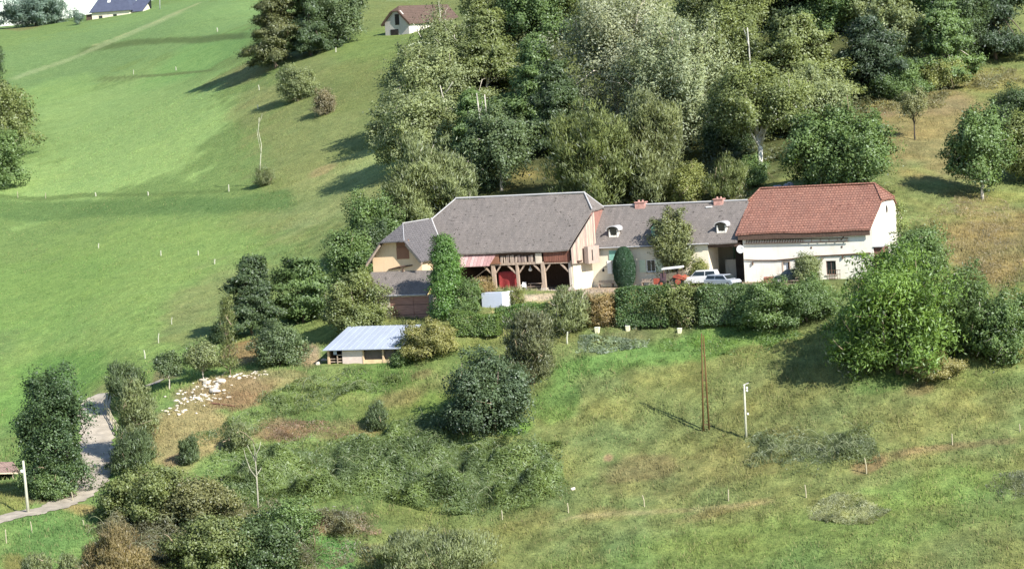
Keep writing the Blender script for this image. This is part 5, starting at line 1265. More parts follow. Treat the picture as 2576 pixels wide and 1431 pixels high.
 (565, 632, 1068, 1132, 'broom', 'greygreen', 'small_bush', S_, 'twiggy grey bush right of the small round one', LOW, dict(twigs=22)),
 (58, 236, 935, 1246, 'dome', (.040, .064, .032), 'dense_tree', T_, 'big dense dark green tree beside the lane', LOW, dict(trunk=.2, crown0=.02, dens=1.2, twigs=14)),
 (60, 185, 1155, 1252, 'dome', 'green', 'bush', S_, 'leafy bush at the foot of the big dense tree', LOW, dict(twigs=12)),
 (275, 362, 915, 1010, 'broom', 'blue', 'broom_bush', S_, 'topmost grey green bush of the row right of the lane', LOW, dict(twigs=14)),
 (300, 396, 962, 1130, 'broom', 'greygreen', 'broom_bush', S_, 'tall grey green bush in the middle of the row right of the lane', LOW, dict(twigs=30)),
 (280, 388, 1085, 1178, 'broom', 'blue', 'broom_bush', S_, 'lowest grey green bush of the row right of the lane', LOW, dict(twigs=16)),
 (262, 475, 1185, 1312, 'wide', 'olive', 'scrub_tree', T_, 'wide olive scrub tree right of the lane bend', LOW, dict(trunk=.12, crown0=.05, twigs=30, dens=1.2)),
 (400, 600, 1205, 1320, 'wide', (.090, .092, .048), 'bush', S_, 'brownish olive scrub in front of the mown strip', LOW, dict(twigs=26, dens=.9)),
 (420, 640, 1305, 1440, 'wide', 'olive', 'bush', S_, 'olive scrub at the bottom edge, left of the two dark bushes', LOW, dict(twigs=30)),
 (570, 750, 1310, 1450, 'wide', (.045, .066, .032), 'dark_bush', S_, 'dark green bush at the bottom edge left of the bright grass', LOW, dict(twigs=20)),
 (640, 800, 1262, 1370, 'wide', 'green', 'bush', S_, 'green bush above the dark bush at the bottom edge', LOW, dict(twigs=18)),
 (215, 370, 1330, 1450, 'twiggy', (.125, .10, .058), 'dry_bush', S_, 'rusty brown scrub at the bottom edge below the lane', LOW, dict(twigs=50, dens=1.6)),
 (940, 1240, 1345, 1450, 'broom', 'greygreen', 'broom_bush', S_, 'grey green scrub at the bottom edge right of the bright grass', LOW, dict(twigs=40)),
 (60, 130, 1395, 1450, 'broom', 'greygreen', 'small_bush', S_, 'wispy grey bush at the bottom left corner', LOW, dict(twigs=10)),
 (150, 200, 1395, 1450, 'broom', 'greygreen', 'small_bush', S_, 'wispy grey bush right of the bottom left corner', LOW, dict(twigs=8)),
]
for (u0, u1, vt, vb, st, col, nm, cat, lab, grp, kw) in ROWS:
    plant(u0, u1, vt, vb, st, col, nm, cat, lab, grp, **kw)

# ================================================================== SMALL THINGS
def at(u, v, y=None):
    if y is None: return G(u, v)
    q = P(u, 715, y); return np.array([q[0], y, zg(q[0], y)])

MT['post_wood'] = mat('silvered_post_wood', (.40, .36, .25), var=.2, scale=3)
MT['post_pale'] = mat('pale_post', (.46, .46, .36), var=.1, scale=3)
def post(u, vt, vb, label, group, lean=0.0, w=.12, m='post_wood', name='fence_post'):
    w *= .95 if group != MF and group != UF else .8
    lean = lean or random.uniform(-.07, .07)
    q = G(u, vb); h = max(.5, (P(u, vt, q[1])-q)[2])
    mb = MB(); mb.tube([(0, 0, -.3), (0, 0, h*.5), (lean, 0, h*.94), (lean*1.05, 0, h)], [w/2, w/2*.95, w/2*.88, w/2*.4], 7)
    o = mb.build(name, MT[m], None, False); o.location = tuple(q); return tag(o, label, 'post', group)
LF = 'posts of the lower pasture fence'; MF = 'posts across the meadow'; UF = 'posts on the upper slope'
for a in (
 (1264, 1282, 1308, 'pale stake below the bramble thicket', LF), (1430, 1264, 1290, 'thin stake right of the bramble thicket', LF), (1621, 1244, 1273, 'pointed pale post standing in the middle of the lower fence', LF, -.12),
 (1833, 1230, 1261, 'slim stake below the white utility pole', LF), (2028, 1218, 1250, 'weathered stake left of the heap of cut brush', LF), (2180, 1150, 1192, 'taller leaning pale stake above the heap of cut brush', LF, -.1), (2396, 1090, 1120, 'stake on the dry bank right of the leaning stake', LF), (2566, 1066, 1088, 'stake at the right edge of the lower fence', LF),
 (1427, 834, 866, 'white stake at the left end of the vegetable patch', LF, .1, .2, 'post_pale'), (80, 1310, 1338, 'pale stake below the lane at bottom left', LF), (16, 1330, 1365, 'stake at the left edge below the lane', LF), (211, 1306, 1324, 'short stake below the lane bend', LF),
 (515, 1268, 1300, 'pale stake with a cross piece in the bottom scrub', LF), (462, 1180, 1200, 'short pale stake beneath the small round bush', LF), (183, 1236, 1258, 'pale stake on the verge under the dense tree', LF),
 (45, 482, 498, 'first stake from the left along the bright meadow edge', MF), (115, 485, 499, 'second stake from the left along the bright meadow edge', MF), (241, 484, 494, 'short white peg midway along the bright meadow edge', MF, 0, .25, 'post_pale'), (373, 482, 492, 'short white peg right of midway along the meadow edge', MF, 0, .25, 'post_pale'), (576, 464, 482, 'tallest white stake at the right end of the meadow edge', MF, 0, .2, 'post_pale'),
 (248, 612, 624, 'lone white peg in the left of the lower meadow', MF, 0, .2, 'post_pale'), (405, 630, 643, 'white peg left of two in the lower meadow', MF, 0, .2, 'post_pale'), (499, 630, 642, 'white peg right of two in the lower meadow', MF, 0, .2, 'post_pale'), (540, 652, 664, 'white peg nearest the dark trees in the meadow', MF, 0, .22, 'post_pale'),
 (365, 880, 902, 'white stake at the low end of the meadow above the broom row', MF, 0, .2, 'post_pale'), (399, 838, 862, 'white stake uphill of the small round trees', MF, .1, .16, 'post_pale'), (432, 798, 816, 'thin white stake left of the dark row of trees', MF, .1, .14, 'post_pale'),
 (336, 176, 188, 'thin stake on the hill shoulder of the upper meadow', UF, 0, .16, 'post_pale'), (443, 168, 178, 'white peg right of the hill shoulder', UF, 0, .2, 'post_pale'), (547, 70, 80, 'white peg left of the dark clump near the top', UF, 0, .25, 'post_pale'),
 (652, 214, 228, 'white stake below the dark meadow clump', UF, 0, .18, 'post_pale'), (649, 264, 274, 'white peg above the lone thin stem', UF, 0, .2, 'post_pale'), (845, 120, 132, 'white peg under the right tree of the meadow clump', UF, 0, .25, 'post_pale'), (710, 140, 158, 'brown stake under the left tree of the meadow clump', UF, 0, .2)):
    post(*a)

def stem(pix, rad, name, label, cat, col, group=None, branches=(), y=None, m=None):
    q = G(*pix[0]) if y is None else at(pix[0][0], pix[0][1], y)
    pts = [P(u, v, q[1])-q for u, v in pix]; pts[0] = np.array([0, 0, -.4])
    n = len(pts); root = empty(name, q, 0, label, cat, group)
    mb = MB(); mb.tube(pts, list(np.linspace(rad, rad*.45, n)), 7); mb.build('trunk' if branches else 'shaft', m or MT['bark'], root, True, col)
    for br in branches:
        bp = [P(u, v, q[1])-q+np.array([0, .3*math.sin(k*2.1+u), 0]) for k, (u, v) in enumerate(br)]
        MB().tube(bp, list(np.linspace(rad*.55, rad*.2, len(bp))), 5).build('branch', MT['bark'], root, True, col)
    return root
PALE = (.48, .45, .38)
stem([(650, 1296), (648, 1240), (645, 1190), (643, 1160)], .10, 'bare_sapling', 'pale leafless young tree forking above the bramble thicket', 'tree', (.42, .40, .31), None,
     [[(643, 1165), (634, 1145), (628, 1130), (622, 1118)], [(643, 1165), (645, 1140), (652, 1128), (656, 1110)], [(645, 1200), (630, 1180), (618, 1150), (614, 1128)], [(644, 1172), (640, 1150), (642, 1130), (636, 1116)], [(645, 1196), (654, 1182), (657, 1176)]])
stem([(655, 468), (654, 430), (656, 390), (658, 366), (650, 330), (652, 296)], .09, 'thin_stem', 'lone thin bare stem on the meadow left of the wood', 'tree', (.5, .5, .36), None, [[(657, 385), (650, 350), (646, 325)], [(652, 310), (658, 295), (660, 286)]])
stem([(1219, 446), (1217, 380), (1212, 330), (1206, 290), (1199, 235)], .16, 'bare_tree', 'left of two bare white stems standing in the wood', 'tree', PALE, 'bare stems in the wood', [[(1206, 285), (1212, 268), (1214, 255)]])
stem([(1229, 446), (1227, 380), (1225, 330), (1223, 285), (1219, 238)], .16, 'bare_tree', 'right of two bare white stems standing in the wood', 'tree', PALE, 'bare stems in the wood', [[(1224, 300), (1214, 290), (1206, 285)]])
stem([(1890, 330), (1887, 182), (1886, 150), (1884, 118), (1880, 70)], .15, 'bare_tree', 'thick white trunk showing between olive crowns at the top of the wood', 'tree', (.46, .45, .40), 'bare stems in the wood', [[(1884, 120), (1878, 90), (1870, 70)]])
stem([(1130, 400), (1125, 300), (1120, 262), (1112, 236), (1107, 215)], .12, 'bare_tree', 'crooked pale dead stem at the left fringe of the wood', 'tree', PALE, 'bare stems in the wood', [[(1114, 240), (1128, 225), (1140, 205)]])
stem([(1072, 122), (1062, 100), (1050, 78), (1040, 60)], .12, 'bare_tree', 'leaning white stem right beside the upland house', 'tree', PALE, 'bare stems in the wood', [[(1052, 80), (1040, 80), (1034, 66)]])
stem([(402, 24), (402, -6)], .12, 'crest_pole', 'grey pole on the skyline right of the crest house', 'pole', (.4, .42, .42), m=mat('grey_pole', (.32, .34, .34)))
# utility poles
def upole(u0, v0, u1, v1, rad, label, fit=True):
    q = G(u0, v0); t = P(u1, v1, q[1])-q; r_ = empty('utility_pole', q, 0, label, 'pole')
    MB().tube([(0, 0, -.5), t*.5, t], [rad, rad*.85, rad*.7], 9).build('shaft', MT['post_pale'], r_, True)
    if fit:
        MB().beam(t*.985+np.array([-.12, 0, 0]), t*.985+np.array([.45, 0, .18]), .09).build('crossarm', MT['pale_metal'], r_)
        for k in (.93, .88, .45): MB().lathe(t*k+np.array([.25, -.1, 0]), [(.05, -.12), (.1, -.05), (.1, .05), (.04, .13)], 8).build('insulator', MT['white'], r_)
    else:
        MB().lathe(t*.8+np.array([-.22, -.05, 0]), [(.08, -.15), (.15, -.05), (.15, .08), (.08, .15)], 8).build('meter_box', MT['white'], r_)
upole(1877, 1101, 1872, 966, .13, 'slim white utility pole with insulators in the lower pasture')
upole(71, 1288, 58, 1158, .17, 'pale concrete pole beside the lane at the left edge', False)
q = G(1777, 1082); rt = empty('twin_pole', q, 0, 'tall twin brown pole standing in the lower pasture', 'pole')
for du0, du1 in ((-8, -2.2), (7, 2.6)):
    a = P(1777+du0, 1082, q[1])-q; b = P(1767+du1, 838 if du0 < 0 else 844, q[1])-q
    MB().tube([a+np.array([0, 0, -.4]), (a+b)/2, b], [.10, .09, .06], 8).build('pole', mat('creosoted_pole', (.12, .075, .03), var=.3, scale=2, stretch=(5, 5, .6)), rt, True)
for k in (.06, .35, .52, .78):
    a = P(1777-8+(-2.2+8-10)*k, 1082-244*k, q[1])-q; b = P(1777+7+(2.6-7-10)*k, 1082-238*k, q[1])-q
    MB().beam(a, b, .08).build('spacer', MT['rust'], rt)

# stones
def rock(q, s, name, label, cat, group=None, m=None, r=None, flat=.6, seed=0):
    bm = bmesh.new(); bmesh.ops.create_icosphere(bm, subdivisions=2, radius=1)
    rr = np.random.default_rng(seed); k1 = unit(rr.normal(size=(7, 3))); k2 = rr.uniform(.55, .95, 7); st = rr.uniform(.7, 1.3, 3)
    for v in bm.verts:
        c = np.array(v.co)
        for a, b in zip(k1, k2):
            e = c@a
            if e > b: c = c-a*(e-b)
        v.co = Vector(c*st*np.array([s, s*.8, s*flat])+rr.normal(size=3)*.03*s)
    me = bpy.data.meshes.new(name); bm.to_mesh(me); bm.free(); me.materials.append(m or MT['limestone'])
    o = bpy.data.objects.new(name, me); COL.objects.link(o); o.location = (q[0], q[1], q[2]+s*flat*.25); o.rotation_euler = (0, 0, rr.random()*6.28)
    return tag(o, label, cat, group)
MT['limestone'] = mat('pale_limestone', (.58, .52, .43), var=.3, scale=2.5, bump=.4)
MT['grey_rock'] = mat('grey_rock', (.36, .34, .36), var=.35, scale=1.2, bump=.6)
rr = np.random.default_rng(11)
protos = []
STN = 'pale stones spread on the mown strip'
k = 0
for cu, cv, su, sv, n, s0, s1 in ((532, 968, 40, 14, 34, .12, .42), (485, 1000, 60, 18, 40, .10, .30), (440, 1030, 34, 12, 20, .10, .28), (605, 946, 60, 9, 30, .10, .30), (650, 938, 34, 7, 12, .10, .24), (550, 1000, 40, 14, 18, .09, .26)):
    for i in range(n):
        u, v = cu+rr.normal()*su*.6, cv+rr.normal()*sv*.6-(0 if cu > 500 else 0); s = rr.uniform(s0, s1)**1.0
        q = G(u, v)
        if len(protos) < 12: o = rock(q, 1.0, 'stone', 'pale stone lying loose on the mown strip beside the small trees', 'stone', STN, seed=k); protos.append(o)
        else:
            o = protos[k % 12].copy(); COL.objects.link(o); o.location = tuple(q); o.rotation_euler = (0, 0, rr.random()*6.28)
        o.scale = (s, s, s); o.location.z = q[2]+s*.1; k += 1
for (u, v, s, lab) in ((556, 960, .85, 'broad flat slab at the head of the stone strip'), (520, 964, .75, 'large pale slab left of the broad flat one'), (541, 985, .8, 'pale slab in the middle of the heap of stones'), (510, 955, .6, 'tilted long stone leaning at the top of the heap')):
    rock(G(u, v), s, 'stone', lab, 'stone', STN, seed=int(u), flat=.35)
for (u, v, s, lab, m) in ((1985, 478, 1.2, 'grey rock showing above the red roof, right of two', 'grey_rock'), (1955, 482, 1.0, 'grey rock showing above the red roof, left of two', 'grey_rock'), (1163, 792, .55, 'orange pale stone at the foot of the ivy column', 'limestone'), (1140, 850, .32, 'white stone on the grass right of the shed', 'limestone'),
                          (800, 915, .5, 'whitish stone beside the left corner of the shed', 'limestone'), (815, 905, .35, 'smaller whitish stone beside the left corner of the shed', 'limestone'), (2405, 690, .4, 'white stone above the right side of the laurel', 'limestone'), (1442, 1232, .35, 'yellowish stone in the rough grass right of the thicket', 'limestone')):
    rock(G(u, v), s, 'rock', lab, 'rock', None, MT[m], seed=int(u+v))
# board on the hummock, timber on the strip, lane fence
q = G(818, 277); o = MB().plate([(-.45, 0, -.1), (.35, 0, -.1), (.5, .15, 1.55), (-.25, .15, 1.65)], (0, .08, 0)).build('board', mat('yellow_board', (.66, .55, .36), var=.12)); o.location = tuple(q); tag(o, 'pale yellowish board standing on the hummock of the slope', 'board')
qa, qb = G(531, 1016), G(592, 1024); o = MB().tube([qa+np.array([0, 0, .1]), (qa+qb)/2+np.array([0, 0, .12]), qb+np.array([0, 0, .1])], [.1, .09, .07], 6).build('log', mat('red_brown_log', (.2, .1, .07), var=.3)); tag(o, 'thin dark log lying on the mown strip below the stones', 'log')
fa, fb = G(264, 1034), G(300, 1096); lf = empty('lane_fence', fa, 0, 'pale wooden rail fence on the right verge of the lane', 'fence')
for t in np.linspace(0, 1, 6):
    p = fa+(fb-fa)*t; z = zg(p[0], p[1])-fa[2]; MB().tube([(p[0]-fa[0], p[1]-fa[1], z-.3), (p[0]-fa[0], p[1]-fa[1], z+1.15)], .08, 6).build('post', MT['post_wood'], lf)
for h in (.55, 1.0):
    pts = []
    for t in np.linspace(0, 1, 6): p = fa+(fb-fa)*t; pts.append((p[0]-fa[0], p[1]-fa[1], zg(p[0], p[1])-fa[2]+h))
    MB().tube(pts, .06, 6).build('rail', MT['post_wood'], lf)

# crates in the vegetable patch
for u, v, s, lab in ((1503, 835, .5, 'cream crate at the left of the vegetable patch'), (1580, 830, .45, 'cream crate in the middle of the vegetable patch'), (1600, 826, .3, 'small cream bucket beside the middle crate'), (1710, 836, .42, 'cream bucket alone right of the vegetable patch')):
    q = G(u, v); c = empty('crate', q, PS, lab, 'crate', 'crates in the vegetable patch')
    m = MB(); h = s*1.15
    m.add([(-s*.4, -s*.35, -.1), (s*.4, -s*.35, -.1), (s*.4, s*.35, -.1), (-s*.4, s*.35, -.1), (-s*.5, -s*.45, h), (s*.5, -s*.45, h), (s*.5, s*.45, h), (-s*.5, s*.45, h)], [(0, 3, 2, 1), (0, 1, 5, 4), (1, 2, 6, 5), (2, 3, 7, 6), (3, 0, 4, 7)])
    b = m.build('tub', mat('cream_plastic', (.78, .74, .52), var=.08), c); sd = b.modifiers.new('thick', 'SOLIDIFY'); sd.thickness = .03
    MB().tube([(-s*.5, -s*.45, h), (s*.5, -s*.45, h), (s*.5, s*.45, h), (-s*.5, s*.45, h), (-s*.5, -s*.45, h)], .03, 5).build('rim', MT['white'], c)

# vehicles
MT['car_white'] = mat('white_car_paint', (.62, .62, .62), var=.03, rough=.3, bump=0, spec=.5)
MT['car_silver'] = mat('silver_car_paint', (.50, .53, .58), var=.05, rough=.3, bump=0, spec=.5, metal=.3)
MT['car_dark'] = mat('dark_green_car_paint', (.03, .045, .04), var=.1, rough=.3, bump=0, spec=.5)
def car(q, rot, L, Wd, hb, hr_, paint, label, hood=.28, tail=.04, pickup=False):
    root = empty('parked_car', (q[0], q[1], q[2]), rot, label, 'car', 'cars parked in front of the farm')
    x0, x1 = -L/2, L/2; rear = x1-tail*L; front = x0+hood*L
    bot = .28
    prof = [(x0, bot), (x1, bot), (x1, hb*.98), (x1-.05, hb), (x0+.25, hb*.94), (x0+.02, hb*.72)]
    m = MB(); xz_plate(m, prof, -Wd/2, Wd); body = m.build('body', paint, root, bevel=.06)
    ce = rear if not pickup else x0+.66*L
    m = MB(); w0, w1 = Wd/2-.04, Wd/2-.2; a = [(front-.35, hb-.02), (ce+.02, hb-.02), (ce-.22, hr_), (front+.28, hr_)]
    vs = [(x, s*(w0 if z < hb+.1 else w1), z) for s in (-1, 1) for x, z in a]
    m.add(vs, [(0, 1, 2, 3), (7, 6, 5, 4), (0, 4, 5, 1), (1, 5, 6, 2), (2, 6, 7, 3), (3, 7, 4, 0)]); cab = m.build('cabin', paint, root, bevel=.04)
    # glass set just proud of the cabin sides
    def side(s, xa, xb, za, zb__):
        def pt(x, z): t = (z-hb)/(hr_-hb); return (x, s*(w0+(w1-w0)*t+.012), z)
        m = MB(); m.plate([pt(xa[0], za), pt(xb[0], za), pt(xb[1], zb__), pt(xa[1], zb__)], (0, s*.012, 0)); m.build('side_window', MT['glass'], cab)
    zb_, zt2 = hb+.08, hr_-.09; mid = (front+ce)/2
    for s in (-1, 1):
        side(s, (front-.16, front+.24), (mid-.05, mid-.05), zb_, zt2); side(s, (mid+.05, mid+.05), (ce-.12, ce-.28), zb_, zt2)
    m = MB(); t0 = .1; xs, xe = front-.35, front+.28
    m.plate([(xs+.06-.02, -w0+.12, zb_-.02), (xs+.06-.02, w0-.12, zb_-.02), (xe-.06-.02, w1-.06, zt2+.02), (xe-.06-.02, -w1+.06, zt2+.02)], (-.012, 0, .012)); m.build('windscreen', MT['glass'], cab)
    for sx in (x0+.17*L, x1-.18*L):
        for s in (-1, 1):
            w = MB().lathe((sx, s*(Wd/2-.1), .31), [(.22, -.11), (.31, -.09), (.31, .09), (.22, .11)], 16, 'y').build('wheel', MT['black'], root)
            MB().lathe((sx, s*(Wd/2-.1), .31), [(.05, -.12), (.18, -.113), (.18, .113), (.05, .12)], 12, 'y').build('rim', MT['pale_metal'], w)
    for s in (-1, 1):
        MB().box(x0-.02, x0+.1, s*(Wd/2-.35)-.17, s*(Wd/2-.35)+.17, hb*.62, hb*.8).build('headlight', MT['glass'] if paint is MT['car_white'] else MT['white'], root)
        MB().box(x1-.06, x1+.015, s*(Wd/2-.14)-.08, s*(Wd/2-.14)+.08, hb*.62, hb*.9).build('tail_light', mat('red_lens', (.4, .03, .02), rough=.3), root)
    MB().box(x0-.06, x0+.05, -Wd/2+.05, Wd/2-.05, .3, .5).build('bumper', MT['black'], root)
    return root
def yp(fr, u, y, z=YARD):
    x, _ = fr.hit(u, 705, y); p = fr.w(x, y, 0); p[2] = z; return p
car(yp(R, 1768, -2.6, YARD+.05), PS+math.radians(4), 3.9, 1.7, 1.0, 1.62, MT['car_white'], 'white car with open looking cab parked before the passage')
car(yp(R, 1818, -4.6, YARD-.1), PS+math.radians(160), 4.0, 1.7, .88, 1.38, MT['car_silver'], 'silver car in front of the passage, right of the white one')
car(yp(R, 1992, -2.6, YARD), PS+math.radians(8), 3.8, 1.65, .9, 1.45, MT['car_dark'], 'dark car half hidden by bushes below the barn door')
# tractor
tq = yp(H, 1690, -3.2, YARD)
tr = empty('tractor', tq, PS, 'old red tractor under a white canopy at the farmhouse wall', 'tractor')
red = mat('faded_red_paint', (.34, .085, .055), var=.25, scale=3, rough=.5); pur = mat('dark_plum_sheet', (.10, .065, .075), var=.3, scale=2)
MB().box(-2.05, -1.25, -.4, .4, .35, 1.0).build('front_weight', red, tr, bevel=.04)
MB().box(-1.22, -.5, -.45, .45, .4, 1.55).build('radiator', pur, tr, bevel=.04)
m = MB(); m.plate([(-.5, -.42, .7), (1.3, -.42, .95), (1.5, -.42, 1.75), (-.45, -.42, 1.5)], (0, .84, 0)); m.build('bonnet', mat('mossy_bonnet', (.16, .14, .10), var=.5, scale=3, bump=.5), tr)
m = MB(); m.plate([(-.9, -.65, 1.95), (1.3, -.65, 2.1), (1.3, .65, 2.1), (-.9, .65, 1.95)], (0, 0, .18)); m.build('canopy', MT['white'], tr)
for x in (-.7, 1.1):
    for s in (-.55, .55): MB().tube([(x, s, 1.2), (x, s, 2.0)], .04, 5).build('canopy_post', MT['rust'], tr)
for x, y, r_ in ((-1.0, .55, .38), (-1.0, -.55, .38), (1.0, .62, .62), (1.0, -.62, .62)):
    w = MB().lathe((x, y, r_), [(r_*.6, -.16), (r_, -.14), (r_, .14), (r_*.6, .16)], 18, 'y').build('wheel', MT['black'], tr)
    MB().lathe((x, y, r_), [(.05, -.18), (r_*.55, -.165), (r_*.55, .165), (.05, .18)], 12, 'y').build('rim', red, w)
m = MB()
for s in (-.62, .62): m.lathe((1.0, s, .62), [(.66, -.19), (.72, -.19), (.72, .19), (.66, .19)], 18, 'y')
m = MB(); m.plate([(.4, -.85, 1.1), (1.75, -.85, .75), (1.9, -.85, .95), (1.0, -.85, 1.42), (.5, -.85, 1.3)], (0, 1.7, 0)); m.build('mudguard', red, tr)
# brick stack
bq = yp(R, 1937, -1.4, YARD); bs = MB(); rr = np.random.default_rng(4)
for lz in range(4):
    for k in range(6-lz % 2):
        for yy in range(2):
            x = -.75+k*.28+rr.uniform(-.03, .03); bs.box(x, x+.24, yy*.3+rr.uniform(-.02, .02), yy*.3+.24, lz*.15, lz*.15+.135)
o = bs.build('brick_stack', mat('red_brick', (.44, .19, .14), var=.3, scale=6)); o.location = tuple(bq); o.rotation_euler = (0, 0, PS); tag(o, 'low stack of red bricks at the foot of the white barn wall', 'bricks')
# trough and slatted pallet right of the barn window
pq = yp(R, 2100, -1.2, YARD); pl_ = empty('trellis', pq, PS, 'dark iron garden frame leaning below the white barn window', 'frame')
for k in range(5): MB().tube([(-.6+k*.3, 0, 0), (-.6+k*.3, .15, 1.1)], .025, 5).build('bar', MT['rust'], pl_)
for h in (.15, .6, 1.05): MB().tube([(-.65, h*.14, h), (.65, h*.14, h)], .03, 5).build('rail', MT['rust'], pl_)
# brush pile by the lane pole
# ------------------------------------------------------------------ ground cover that nobody could count
def poly_world(pix): return np.array([G(u, v)[:2] for u, v in pix])
def inside(p, poly):
    x, y = p[:, 0], p[:, 1]; c = np.zeros(len(p), bool); j = len(poly)-1
    for i in range(len(poly)):
        xi, yi = poly[i]; xj, yj = poly[j]
        c ^= ((yi > y) != (yj > y)) & (x < (xj-xi)*(y-yi)/(yj-yi+1e-12)+xi); j = i
    return c
def cover(pix, h, col, name, label, n, ll=.45, lw=.14, seed=1, up=.5, canes=0, sc=3.0, fill=.55):
    r = np.random.default_rng(seed); W_ = poly_world(pix); lo, hi = W_.min(0), W_.max(0); ctr = W_.mean(0)
    p = np.empty((0, 2))
    while len(p) < n:
        q = r.random((n*2, 2))*(hi-lo)+lo; w = np.stack([fbm(q[:, 0], q[:, 1], 5, 3), fbm(q[:, 0]+77, q[:, 1], 5, 3)], -1)*2.4
        q = q[inside(q+w, W_)]; d = fbm(q[:, 0]+13, q[:, 1], sc, 3); q = q[r.random(len(q)) < np.clip(fill+d*1.1, .05, 1)]; p = np.concatenate([p, q])
    p = p[:n]
    dist = np.full(n, 1e9); m_ = len(W_)
    for i in range(m_):
        A0_, B0_ = W_[i], W_[(i+1) % m_]; ab = B0_-A0_; tt = np.clip(((p-A0_)@ab)/(ab@ab), 0, 1); dist = np.minimum(dist, np.hypot(*(p-A0_-tt[:, None]*ab).T))
    ed = sstep(-.5, 4.0, dist+fbm(p[:, 0]-60, p[:, 1], 3, 3)*3.0)
    k_ = r.random(n) < .12+.95*ed; p = p[k_]; ed = ed[k_]; n = len(p)
    mound = np.clip(.5+fbm(p[:, 0], p[:, 1], sc, 3)*1.35, .08, 1.35)*h*(.25+.75*ed)
    z = zt(p[:, 0], p[:, 1])+mound*(r.random(n)**.4)
    e = .4; gx = (fbm(p[:, 0]+e, p[:, 1], sc, 3)-fbm(p[:, 0]-e, p[:, 1], sc, 3))/(2*e)*h*1.1; gy = (fbm(p[:, 0], p[:, 1]+e, sc, 3)-fbm(p[:, 0], p[:, 1]-e, sc, 3))/(2*e)*h*1.1
    o = unit(np.stack([-gx, -gy-.35, np.ones(n)], -1))
    P3 = np.concatenate([p, z[:, None]], 1); org = np.array([ctr[0], ctr[1], 0])
    nr = unit(o+r.normal(size=(n, 3))*.5); tn = unit(o*up*1.5+r.normal(size=(n, 3)))
    ct = np.clip(.5+fbm(p[:, 0]+300, p[:, 1], sc*.6, 3)*.7, .1, .9)
    s = r.uniform(.6, 1.3, n)
    ob = cards_mesh(name, P3-org, nr, tn, ll*s, lw*s, np.clip(ct*.7+r.random(n)*.32, 0, 1), MT['leaf'], None, np.array(col)*np.array([1.75, 1.62, 1.5]), puff=o)
    ob.location = tuple(org); tag(ob, label, kind='stuff')
    if canes:
        m = MB()
        for k in r.choice(n, canes, False):
            a = r.random()*6.28; L_ = r.uniform(.8, 2.2); b = P3[k]-org; pts = [b+np.array([math.cos(a)*L_*t, math.sin(a)*L_*t*.6, .15+.7*math.sin(t*2.6)-.1]) for t in (0, .25, .5, .75, 1)]
            m.tube(pts, [.025, .025, .02, .018, .012], 4)
        o2 = m.build(name+'_canes', MT['bark'], None, True, (.26, .29, .16)); o2.name = name.rsplit('_', 1)[0]+'_undergrowth'; o2.location = tuple(org); tag(o2, 'thin pale canes arching out of the '+label, kind='stuff')
    return ob
cover([(520, 1210), (600, 1130), (720, 1120), (860, 1110), (1000, 1060), (1130, 1050), (1200, 1090), (1370, 1105), (1430, 1180), (1425, 1250), (1300, 1290), (1050, 1285), (900, 1262), (720, 1275), (560, 1262)], 2.3, (.082, .122, .046), 'bramble_undergrowth', 'dense green bramble thicket on the lower slope', 150000, .36, .10, 3, .7, 110, 4.2, .85)
cover([(480, 1090), (600, 1040), (700, 985), (760, 955), (850, 935), (1010, 925), (1010, 965), (830, 1015), (700, 1055), (560, 1120), (490, 1125)], 1.0, (.085, .122, .048), 'weed_undergrowth', 'green weeds on the bank below the shed', 38000, .30, .08, 4, .8, 30, 2.5)
cover([(1860, 1100), (1950, 1080), (2060, 1085), (2200, 1100), (2215, 1160), (2100, 1190), (1950, 1185), (1870, 1150)], 1.0, (.084, .112, .054), 'bramble_undergrowth', 'low grey green brambles beside the white utility pole', 26000, .32, .08, 5, .8, 60, 2.5)
cover([(210, 1340), (300, 1290), (460, 1280), (700, 1290), (860, 1300), (930, 1330), (900, 1385), (790, 1440), (210, 1445)], 2.2, (.088, .092, .050), 'scrub_undergrowth', 'brown and olive scrub along the bottom edge', 80000, .32, .08, 6, .8, 160, 3.4)
cover([(680, 1060), (800, 1045), (900, 1070), (880, 1110), (760, 1120), (660, 1105)], .35, (.17, .125, .085), 'fern_undergrowth', 'reddish dried ferns in the rough pasture', 6000, .36, .07, 7, .8, 0, 2)
cover([(730, 1290), (880, 1290), (960, 1320), (900, 1345), (760, 1340)], .45, (.20, .155, .115), 'fern_undergrowth', 'pinkish dried ferns above the bright grass', 6000, .36, .07, 8, .8, 0, 2)
cover([(1440, 838), (1520, 832), (1640, 838), (1650, 868), (1560, 885), (1455, 880)], .45, (.12, .165, .11), 'vegetable_undergrowth', 'bluish green vegetable leaves on the terrace below the hedge', 7000, .42, .16, 9, .7, 0, 1.4)
cover([(1655, 845), (1800, 835), (2000, 825), (2050, 860), (1950, 890), (1760, 880), (1660, 870)], .4, (.085, .15, .042), 'weed_undergrowth', 'fresh green weeds along the foot of the hedges', 15000, .34, .07, 10, .9, 0, 1.8)
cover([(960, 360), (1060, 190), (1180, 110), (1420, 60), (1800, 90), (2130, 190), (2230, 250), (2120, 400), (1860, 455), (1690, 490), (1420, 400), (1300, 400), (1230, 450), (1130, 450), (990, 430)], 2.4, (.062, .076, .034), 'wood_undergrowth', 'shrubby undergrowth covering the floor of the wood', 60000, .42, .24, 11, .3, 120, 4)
cover([(2120, 260), (2250, 250), (2420, 190), (2576, 170), (2600, 210), (2440, 235), (2300, 290), (2160, 300)], .7, (.125, .125, .06), 'dry_undergrowth', 'yellowish scrub at the foot of the dark upper trees', 14000, .4, .12, 12, .6, 40, 2.4)
